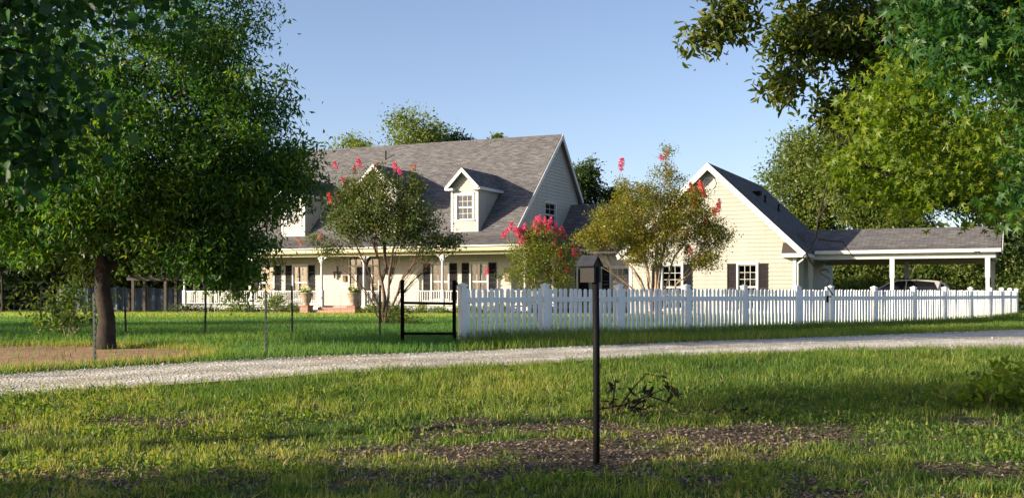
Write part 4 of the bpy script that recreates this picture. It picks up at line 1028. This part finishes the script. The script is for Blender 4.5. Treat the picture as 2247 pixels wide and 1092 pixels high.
for i, (x, y, h) in enumerate(LW): bg_tree('dark woodland tree behind the left lawn, %s from the porch side' % ordn[sorted(range(len(LW)), key=lambda k: -LW[k][0]/LW[k][1]).index(i)], x, y, h, 3.9, M['oakdark' if i % 2 else 'oak'], 150, 50, .42, 'woodland_tree', .12, 'woods left of the house')
for i, (x, y, h) in enumerate([(25, 83, 4.4), (28, 82, 5.0), (30.8, 81, 4.4), (33.5, 80, 5.2), (36.5, 80, 4.8)]):
    bg_tree('leafy green bush seen through the open carport, %s from the left' % ordn[i], x, y, h, 2.6, M['shrub' if i % 2 == 0 else 'oak'], 140, 75, .26, 'background_bush', .02, 'bushes behind the carport')
# far wood line: one mass
n = 24000; X = rng.uniform(-150, 150, n); Yy = rng.uniform(118, 135, n); Z = rng.random(n)**.8*(6+5*fbm(X*.12, X*0, 5, 3))
leaves('far_woods', np.stack([X, Yy, Z], 1), sph(n), sph(n)+np.array([0, -.3, .6]), rng.uniform(.8, 1.7, n), rng.uniform(.5, 1., n), 'diamond', M['oakdark'], rng.random(n))['label'] = 'dark line of distant woods'
n = 30000; X = rng.uniform(-60, -13, n); Yy = rng.uniform(79, 92, n); Z = .2+rng.random(n)*(2.5+4*fbm(X*.25, X*0+2, 9, 3))
leaves('woodland_undergrowth', np.stack([X, Yy, Z], 1), sph(n), sph(n)+np.array([0, -.3, .6]), rng.uniform(.35, .8, n), rng.uniform(.2, .5, n), 'diamond', M['oakdark'], rng.random(n))['label'] = 'dense undergrowth of the woods behind the left lawn'
# shade trees out of frame on the left, whose shadows cross the drive and lawn
SHT = [(-36, 5, 7., 3.2), (-30, 17, 9.5, 4.4), (-33, 24, 10, 4.6), (-40, 13, 11, 5), (-23, -1.2, 8.4, 2.5), (-15.5, 2.6, 5.2, 1.7)]
for i, (x, y, h, r) in enumerate(sorted(SHT, key=lambda q: q[1])):
    bg_tree('shade tree off to the left of the driveway, %s counting away from the camera' % ordn[i], x, y, h, r, M['oak'], 190, 26, .36, 'shade_tree', .15, 'shade trees off to the left')

# crape myrtles
FC = {}
def flower_mesh(kind):
    if kind not in FC:
        n = 170; t = rng.random(n); rr = .13*np.sqrt(np.clip(1-(2*t-.8)**2/1.5, .05, 1))*np.sqrt(rng.random(n)); a = rng.random(n)*6.28
        P = np.stack([rr*np.cos(a), rr*np.sin(a), t*.36-.06], 1); T, F = TPL['diamond']
        ax = unit(P*np.array([1, 1, .3])+sph(n)*.6); nn = sph(n)
        o = leaves('flower_cluster', P, ax, nn, .06, .055, 'diamond', M[kind], rng.random(n)); me = o.data; bpy.data.objects.remove(o); FC[kind] = me
    return FC[kind]
def crape(label, base, stems, blobs, ncl, per, leafm, barkm, flowers, sr=.045, L=.075):
    t = empty('crape_myrtle', base); tag(t, label, 'flowering tree', 'crape myrtles on the lawn'); o = Vector(base)
    C, k = clusters(blobs, ncl, .3)
    for i, (q, r) in enumerate(stems):
        mb = MB(); q = Vector(q)-o; b0 = Vector((random.uniform(-.1, .1), random.uniform(-.1, .1), -.1)); mid = b0.lerp(q, .45)+Vector((-q.x*.12, 0, q.z*.06))
        r *= .68; pts = limb(mb, b0, mid, r*1.25, r, .0, .04, 5, 7); p2 = limb(mb, mid, q, r, r*.4, .0, .06, 5, 6)
        near = np.argsort(np.linalg.norm(C-(np.array(q)+np.array(base)), axis=1))[:16]
        for m_ in near[::1]: limb(mb, random.choice(p2[1:]+pts[3:]), Vector(C[m_])-o, r*.32, r*.1, .02, .06, 4, 4)
        mb.build('stem', barkm, t, True)
    foliage('crown', C-np.array(base), per, .15, L, L*.55, 'diamond', leafm, t, .1, .2)
    fs = MB()
    for x, y, z, s_, kind in flowers:
        p = Vector((x, y, z))-o; near = C[np.argmin(np.linalg.norm(C-np.array((x, y, z-.25)), axis=1))]; limb(fs, Vector(near)-o, p+Vector((0, 0, .05)), .009, .004, .0, .05, 4, 4)
    if fs.v: ob = fs.build('flower_stalks', barkm, t); ob['kind'] = 'stuff'
    for x, y, z, s_, kind in flowers:
        f = link('flower_cluster', flower_mesh(kind), None, t, (x-base[0], y-base[1], z-base[2])); f.scale = (s_*random.uniform(.6, .85), s_*random.uniform(.6, .85), s_*random.uniform(.7, 1.05))
        f.rotation_euler = (random.uniform(-.5, .5), random.uniform(-.5, .5), random.uniform(0, 6))
    return t
def P3(px, py, Y): return ((px-1123.5)/2400*Y, Y, EYE+(644-py)/2400*Y)
Y1 = 33.5; b = (-3.89, Y1, tz(-3.89, Y1))
def fl(lst, Y): return [(*P3(x, y, Y+random.uniform(-.5, .3)), s_, k) for x, y, s_, k in lst]
crape('tall shaded crape myrtle with sparse pink tips in front of the front door', b,
      [(P3(760, 500, Y1), .05), (P3(800, 420, Y1-.3), .06), (P3(845, 400, Y1+.3), .07), (P3(890, 430, Y1), .055), (P3(940, 520, Y1-.2), .05), (P3(980, 545, Y1), .035), (P3(720, 560, Y1), .03)],
      [(*P3(840, 470, Y1), 1.25, 1.2, 1.0), (*P3(775, 480, Y1), .8, .9, .8), (*P3(900, 490, Y1), .95, .9, .85), (*P3(955, 540, Y1), .55, .6, .38), (*P3(720, 540, Y1), .5, .6, .3), (*P3(835, 400, Y1), .55, .6, .5), (*P3(770, 420, Y1), .4, .5, .4), (*P3(900, 410, Y1), .4, .5, .4), (*P3(1000, 528, Y1), .2, .3, .12), (*P3(690, 525, Y1), .25, .3, .15)],
      540, 44, M['myrtle_dark'], M['bark_myrtle_dark'],
      fl([(790, 364, 1., 'petal'), (778, 378, .8, 'petal_faded'), (738, 368, .7, 'petal'), (822, 370, .8, 'petal_faded'), (868, 372, .8, 'petal'), (880, 380, .7, 'petal'), (725, 442, 1., 'petal_red'), (745, 440, .8, 'petal_faded'), (757, 402, .8, 'petal'), (660, 535, .7, 'petal_faded'), (700, 522, .7, 'petal_faded'), (905, 372, .7, 'petal_faded')], Y1), .05, .085)
Y2 = 41.; b = (P3(1182, 700, Y2)[0], Y2, tz(1, Y2))
crape('smaller crape myrtle topped with bright pink blooms at the porch corner', b,
      [(P3(1130, 540, Y2), .03), (P3(1160, 520, Y2), .035), (P3(1185, 505, Y2), .04), (P3(1215, 520, Y2), .035), (P3(1245, 560, Y2), .03)],
      [(*P3(1185, 560, Y2), 1.0, 1.0, .95), (*P3(1150, 545, Y2), .6, .7, .6), (*P3(1225, 560, Y2), .7, .7, .75), (*P3(1185, 515, Y2), .8, .7, .4), (*P3(1150, 600, Y2), .6, .6, .45), (*P3(1220, 615, Y2), .65, .6, .45), (*P3(1095, 600, Y2), .35, .4, .12), (*P3(1190, 635, Y2), .6, .6, .4)],
      300, 46, M['myrtle'], M['bark_pale'],
      fl([(1105, 520, 1.0, 'petal'), (1120, 500, 1., 'petal'), (1145, 510, .85, 'petal'), (1160, 515, .85, 'petal'), (1183, 490, 1.1, 'petal'), (1190, 500, 1.2, 'petal'), (1205, 495, 1.2, 'petal'), (1215, 515, .85, 'petal'), (1225, 515, .85, 'petal'), (1235, 510, .85, 'petal'), (1170, 530, 1., 'petal_red'), (1230, 560, 1., 'petal_red'), (1222, 555, 1., 'petal_red'), (1178, 563, .9, 'petal_red'), (1245, 594, .9, 'petal_red'), (1258, 552, 1., 'petal'), (1270, 553, .9, 'petal'), (1066, 601, .85, 'petal'), (1135, 515, .9, 'petal'), (1200, 510, 1., 'petal'), (1112, 512, .85, 'petal'), (1128, 507, .85, 'petal'), (1138, 518, .85, 'petal'), (1152, 503, .85, 'petal'), (1168, 508, .85, 'petal'), (1176, 497, .85, 'petal'), (1184, 483, .85, 'petal'), (1196, 490, .85, 'petal'), (1208, 505, .85, 'petal'), (1218, 505, .85, 'petal'), (1230, 520, .85, 'petal'), (1240, 522, .85, 'petal'), (1160, 525, .85, 'petal'), (1180, 515, .85, 'petal'), (1150, 530, .85, 'petal'), (1200, 525, .85, 'petal'), (1140, 535, .85, 'petal'), (1215, 535, .85, 'petal'), (1262, 560, .85, 'petal')], Y2), .04)
Y3 = 39.; b = (P3(1438, 703, Y3)[0], Y3, tz(5, Y3))
crape('large golden-green crape myrtle with tall red-tipped shoots before the garage wing', b,
      [(P3(1330, 520, Y3), .05), (P3(1380, 450, Y3), .06), (P3(1430, 430, Y3-.3), .065), (P3(1475, 430, Y3+.3), .06), (P3(1530, 470, Y3), .05), (P3(1570, 540, Y3), .04), (P3(1300, 570, Y3), .03), (P3(1462, 340, Y3), .03), (P3(1364, 375, Y3), .02)],
      [(*P3(1430, 475, Y3), 1.7, 1.5, 1.1), (*P3(1350, 500, Y3), 1.2, 1.1, .85), (*P3(1510, 490, Y3), 1.15, 1.1, .95), (*P3(1300, 525, Y3), .6, .7, .4), (*P3(1565, 520, Y3), .65, .7, .55), (*P3(1400, 430, Y3), .8, .8, .5), (*P3(1500, 430, Y3), .8, .8, .4), (*P3(1420, 550, Y3), 1.0, 1.0, .6), (*P3(1540, 570, Y3), .6, .6, .35), (*P3(1465, 385, Y3), .16, .2, .55), (*P3(1462, 335, Y3), .14, .2, .3), (*P3(1366, 400, Y3), .12, .2, .3), (*P3(1440, 375, Y3), .1, .1, .2), (*P3(1490, 385, Y3), .1, .1, .2)],
      860, 50, M['myrtle_gold'], M['bark_pale'],
      fl([(1364, 360, 1.0, 'petal'), (1364, 372, .9, 'petal'), (1460, 345, .9, 'petal'), (1452, 350, .7, 'petal'), (1440, 440, .9, 'petal_red'), (1540, 415, 1.3, 'petal_red'), (1530, 428, 1.2, 'petal_red'), (1520, 420, 1.1, 'petal_red'), (1545, 430, 1., 'petal_red'), (1528, 450, 1., 'petal_red'), (1575, 462, 1.0, 'petal_red'), (1568, 470, 1., 'petal_red'), (1548, 488, 1.1, 'petal_red'), (1555, 495, 1., 'petal_red'), (1480, 505, .8, 'petal_faded'), (1505, 553, 1., 'petal_red'), (1515, 555, .9, 'petal_red'), (1580, 445, .7, 'petal_faded')], Y3), .045, .08)

# porch shrubs
def shrub(name, label, x, y, rx, h, nc, m_, cat='shrub', group=None, L=.11):
    z0 = tz(x, y); t = empty(name, (x, y, z0)); tag(t, label, cat, group)
    C = rng.normal(size=(nc, 3))*np.array([rx*.45, rx*.4, h*.22])+np.array([0, 0, h*.5]); C[:, 2] = np.clip(C[:, 2], .08, h)
    mb = MB()
    for k in range(min(9, nc)): limb(mb, (random.uniform(-.06, .06), random.uniform(-.06, .06), -.05), C[k], .012, .004, 0, .05, 4, 4)
    mb.build('stems', M['bark_pale'], t); foliage('foliage', C, 26, rx*.16, L, L*.5, 'leaf', m_, t, .1, .5); return t
sh = [(-17.4, .9, .6, 'oakdark'), (-15.7, .8, .5, 'oakdark'), (-13.8, .8, .6, 'shrub'), (-12.2, .7, .5, 'oakdark'), (-10.6, .8, 1.25, 'shrub'), (-9.4, .6, .6, 'oak'), (-4.15, .6, .7, 'shrub'), (-3.1, .7, .85, 'shrub'), (-1.9, .7, .5, 'oak'), (-.7, .6, .6, 'shrub'), (.5, .7, .5, 'shrub'), (1.7, .6, .55, 'oak'), (2.9, .7, .6, 'shrub'), (4.2, .7, .7, 'oak')]
kl = [i for i, s_ in enumerate(sh) if s_[0] < -8.5][::-1]; kr = [i for i, s_ in enumerate(sh) if s_[0] > -5]
for i, (u, rx, h, m_) in enumerate(sh):
    p = hw(u, -1.0); side = 'left' if i in kl else 'right'; k = (kl if i in kl else kr).index(i)
    shrub('porch_shrub', ('tall pale ' if h > 1.2 else 'low ')+'shrub against the porch, %s to the %s of the brick steps' % (ordn[k], side), p[0], p[1], rx, h, int(30*rx*h/.4), M[m_], 'shrub', 'shrubs along the porch')
shrub('sapling', 'yellow-green sapling on the lawn left of the big trunk', -9.05, 22.4, .75, 1.25, 36, M['shrub'], 'sapling', None, .13)
shrub('lawn_weed', 'ragged sprouts at the foot of the tall crape myrtle', -3.3, 33.0, .5, .5, 14, M['shrub'], 'plant', None, .12)
for i, (x, y, h) in enumerate([(5.95, 13.0, .5), (5.5, 12.6, .32), (6.2, 12.4, .42)]): shrub('broadleaf_weed', 'leafy green weed by the right edge of the near verge, '+('tallest', 'leftmost', 'rightmost')[i], x, y, .5, h, 10, M['sweetgum_sun'], 'weed', 'weeds at the right of the near verge', .12)
# fallen branch with dead leaves
t = empty('fallen_branch', (1.35, 12.1, tz(1.35, 12.1))); tag(t, 'fallen twiggy branch with dark dead leaves lying in the near grass', 'branch'); mb = MB()
for q in [((-.55, 0, .05), (-.1, .05, .12), (.35, .05, .30)), ((-.2, .1, .02), (.0, .1, .3), (.15, .1, .46), (.34, .1, .42), (.4, .1, .25)), ((-.25, 0, .0), (-.2, .05, .4)), ((0., .05, .1), (.2, .2, .2), (.5, .3, .1))]: mb.tube(q, [.012, .009, .006, .004, .003][:len(q)], 5)
mb.build('twigs', M['twig'], t); C = np.array([(-.2, .05, .32), (-.24, 0, .15), (-.05, .05, .18), (.1, .05, .22), (.38, .1, .36), (.4, .1, .27), (.2, .1, .3), (.05, .1, .08), (-.1, 0, .05), (.15, .1, .1)])
foliage('dead_leaves', C, 8, .05, .10, .06, 'leaf', M['deadleaf'], t, .5, .2)
foliage('dead_leaves', np.array([(1.02, -.1, .1), (1.1, -.1, .06), (1.28, 0, .05)]), 12, .04, .1, .06, 'leaf', M['deadleaf'], t, .3, .2)

# ------------------------------------------------------------------ grass, litter, stones
def blades(name, X, Y, h, w_, m_, rnd, lean=.45, two=True, label=None):
    n = len(X); a = rng.random(n)*6.283; la = rng.random(n)*6.283; ln = lean*h*rng.random(n)
    B = np.stack([X, Y, terr(X, Y)-.01], 1); s = np.stack([np.cos(a), np.sin(a), np.zeros(n)], 1)*(w_/2)[:, None]; d = np.stack([np.cos(la), np.sin(la), np.zeros(n)], 1)
    mid = B+d*(ln*.35)[:, None]+np.array([0, 0, 1])*(h*.58)[:, None]; tip = B+d*ln[:, None]+np.array([0, 0, 1])*(h*(1-.12*lean))[:, None]
    if two:
        V = np.stack([B-s, B+s, mid+s*.8, mid-s*.8, tip+s*.12, tip-s*.12], 1); F = np.array([(0, 1, 2, 3), (3, 2, 4, 5)])
    else:
        V = np.stack([B-s, B+s, tip+s*.25, tip-s*.25], 1); F = np.array([(0, 1, 2, 3)])
    k = V.shape[1]; FF = (F[None]+(np.arange(n)*k)[:, None, None]).reshape(-1, 4)
    o = link(name, np_mesh(name, V.reshape(-1, 3), FF, np.repeat(rnd, len(F)), m_)); o['kind'] = 'stuff'; o['label'] = label; return o
def scatter(n, y0, y1, k=.5, pad=.5, pw=1.):
    Y = (y0**2+(y1**2-y0**2)*rng.random(n)**pw)**.5; X = (rng.random(n)*2-1)*(k*Y+pad); return X, Y
# near verge
X, Y = scatter(230000, 6.6, 20.5, pw=1.25); bm_ = bare_mask(X, Y); edge = yline(ROAD_NEAR, X)
cl = fbm(X*1.6, Y*1.6, 41, 3); tuft = fbm(X*4.5, Y*4.5, 43, 2)
keep = (Y < edge+.25*(cl-.4)) & (rng.random(len(X)) < np.clip(1.15-1.12*bm_, .05, 1)*np.clip(-.15+1.9*tuft, 0, 1))
X, Y, bm_, cl, tuft = X[keep], Y[keep], bm_[keep], cl[keep], tuft[keep]; n = len(X)
tall = np.clip((Y-10.5)/4, .0, 1); h = (.03+.06*cl+.075*tall*cl+.10*np.clip(tuft-.55, 0, 1)*2)*(.45+.9*rng.random(n))*(1-.4*bm_)
h = h*np.where(rng.random(n) < .03, 1.7, 1.)
rnd = np.clip(.2+.45*rng.random(n)+1.1*(fbm(X*.6, Y*.8, 51, 3)-.48)+np.where(rng.random(n) < .10, .45, 0)+.25*bm_+.42*np.clip((10.6-Y)/2.2, 0, 1)*np.clip((.6-X)/1.8, 0, 1)*(fbm(X*1.1, Y*1.5, 57, 3) > .45), 0, 1)
blades('verge_grass', X, Y, h, .006+.006*rng.random(n), M['grass'], rnd, .9, True, 'rough grass of the near verge')
# broad weeds among the near grass
X, Y = scatter(26000, 6.6, 14); bm_ = bare_mask(X, Y); c2 = fbm(X*1.1, Y*1.1, 61, 3); keep = (c2 > .52) & (rng.random(len(X)) < 1-.6*bm_); X, Y = X[keep], Y[keep]; n = len(X)
leaves('verge_weeds', np.stack([X, Y, terr(X, Y)+rng.random(n)*.09], 1), sph(n)+np.array([0, 0, .4]), sph(n)+np.array([0, 0, 1.]), rng.uniform(.03, .075, n), rng.uniform(.015, .035, n), 'leaf', M['grass'], np.clip(rng.random(n)*.8, 0, 1))['label'] = 'small broad-leaved weeds in the near verge'
# leaf litter
X, Y = scatter(90000, 6.6, 14); bm_ = bare_mask(X, Y); keep = rng.random(len(X)) < .08+.9*bm_; X, Y = X[keep], Y[keep]; n = len(X)
leaves('leaf_litter', np.stack([X, Y, terr(X, Y)+.004+.02*rng.random(n)], 1), sph(n)*np.array([1, 1, .25]), sph(n)*.5+np.array([0, 0, 1.]), rng.uniform(.018, .05, n), rng.uniform(.012, .036, n), 'diamond', M['litter'], rng.random(n))['label'] = 'brown fallen leaves and bark scraps on bare soil'
# strip between the driveway and the fences, and the lawn
def zone(X, Y):
    far = yline(ROAD_FAR, X); a = np.array(FP); fy = np.interp(X, a[:, 0], a[:, 1], left=-1, right=99)
    return far, fy
def in_dirt(X, Y):
    lo = np.interp(X, [-20, -12, -7.8, -6.6, -5.6, -5.0], [9.6, 13.4, 15.9, 16.6, 17.4, 18.2]); hi = np.interp(X, [-20, -12, -9.6, -7.6, -6, -5.1], [20.2, 20.6, 20.5, 20.6, 19.9, 19.0])
    return (X < -5.0) & (Y > lo+.25*(fbm(X*1.3, Y*1.3, 71)-.3)) & (Y < hi+.6*(fbm(X*1.3, Y*1.3, 72)-.5))
def in_house(X, Y):
    dx, dy = X-HO[0], Y-HO[1]; u = dx*_c-dy*_s; v = dx*_s+dy*_c
    return (v > -.3) & (u > -18.7) & (u < 28.6)
X, Y = scatter(225000, 15.2, 42, .5, 1., 1.25); far, fy = zone(X, Y); cl = fbm(X*.8, Y*.8, 81, 3)
keep = (Y > far-.18*cl) & ~in_house(X, Y) & (~in_dirt(X, Y) | (rng.random(len(X)) < .05)) & ((X > -4.9) | (Y > np.interp(X, [-20, -12, -7.8, -6.6, -5.6, -5.0], [9.6, 13.4, 15.9, 16.6, 17.4, 18.2])) | (rng.random(len(X)) < .3)); X, Y, cl, far, fy = X[keep], Y[keep], cl[keep], far[keep], fy[keep]; n = len(X)
edge = np.exp(-((Y-fy)/.45)**2); strip_ = (Y < fy)
h = (.055+.06*cl+.06*(Y < 24))*(.6+.8*rng.random(n))*(1+.9*edge)
rnd = np.clip(.1+.55*rng.random(n)+.3*(cl-.4)+.9*(fbm(X*.28, Y*.28, 85, 3)-.5)+np.where(rng.random(n) < .05, .4, 0), 0, 1)
wd = .004+.0005*Y*(.6+.8*rng.random(n)); rs = (Y < fy) & (X > -1.0); ls = ~rs
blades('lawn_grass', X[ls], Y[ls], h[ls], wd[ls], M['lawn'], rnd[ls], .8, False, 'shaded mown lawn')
blades('roadside_grass', X[rs], Y[rs], h[rs]*1.1, wd[rs], M['grass'], np.clip(rnd[rs]*.9+.1, 0, 1), .8, False, 'grass strip between driveway and picket fence')
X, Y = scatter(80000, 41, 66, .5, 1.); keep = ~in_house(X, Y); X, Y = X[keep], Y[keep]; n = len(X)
blades('house_lawn', X, Y, .10+.10*rng.random(n), .03+.03*rng.random(n), M['sunlawn'], .3+.7*rng.random(n), .8, False, 'mown lawn strip before the porch, sunlight painted into its colour')
# tall grass tufts along fence feet and dirt edge
L_ = []
for a, b in zip(FP[:-1], FP[1:]):
    t_ = rng.random(950); L_.append(np.stack([a[0]+(b[0]-a[0])*t_+rng.normal(size=950)*.13, a[1]+(b[1]-a[1])*t_-.08+rng.normal(size=950)*.13], 1))
t_ = rng.random(1500); L_.append(np.stack([-8.5+3.4*t_+rng.normal(size=1500)*.1, 20.55-.45*t_+rng.normal(size=1500)*.15], 1))
dp = np.array([(-12, 13.4), (-7.8, 15.9), (-6.6, 16.6), (-5.6, 17.4), (-5.0, 18.2), (-5.1, 19.0), (-6.0, 19.9), (-7.6, 20.6), (-9.6, 20.5), (-12, 20.6)])
for a, b in zip(dp[:-1], dp[1:]):
    k_ = int(420*np.linalg.norm(b-a)); t_ = rng.random(k_); L_.append(a+(b-a)*t_[:, None]+rng.normal(size=(k_, 2))*.17)
Q = np.concatenate(L_); n = len(Q)
blades('fence_grass', Q[:, 0], Q[:, 1], (.12+.16*rng.random(n))*np.where(Q[:, 0] < -4, .5, 1), .008+.008*rng.random(n), M['grass'], np.clip(.3+.5*rng.random(n)+np.where(Q[:, 0] < -4, .25, 0), 0, 1), .6, False, 'taller unmown grass along the foot of the fences')
# loose stones on and beside the driveway
n = 9000; t_ = rng.random(n); xs_ = -9+24*t_; lo = yline(ROAD_NEAR, xs_); hi = yline(ROAD_FAR, xs_); s_ = rng.random(n); s_ = np.where(rng.random(n) < .45, 1.02-.12*s_**2, s_)
ys_ = lo+(hi-lo)*s_; r = (.006+.016*rng.random(n)**2.5)*np.where(rng.random(n) < .03, 1.8, 1)
OV = np.array([(1,0,0),(0,1,0),(-1,0,0),(0,-1,0),(0,0,.7),(0,0,-.5)]); OF = np.array([(0,1,4,4),(1,2,4,4),(2,3,4,4),(3,0,4,4)])
OF = np.array([(0,1,4),(1,2,4),(2,3,4),(3,0,4)])
V = np.stack([xs_, ys_, terr(xs_, ys_)+.014], 1)[:, None, :]+OV[None]*r[:, None, None]*rng.uniform(.6, 1.3, (n, 6, 1)); FF = (OF[None]+(np.arange(n)*6)[:, None, None]).reshape(-1, 3)
o = link('gravel_stones', np_mesh('gravel_stones', V.reshape(-1, 3), FF, np.repeat(rng.random(n), 4), M['stone'])); o['kind'] = 'stuff'; o['label'] = 'loose pale limestone chips on the driveway'
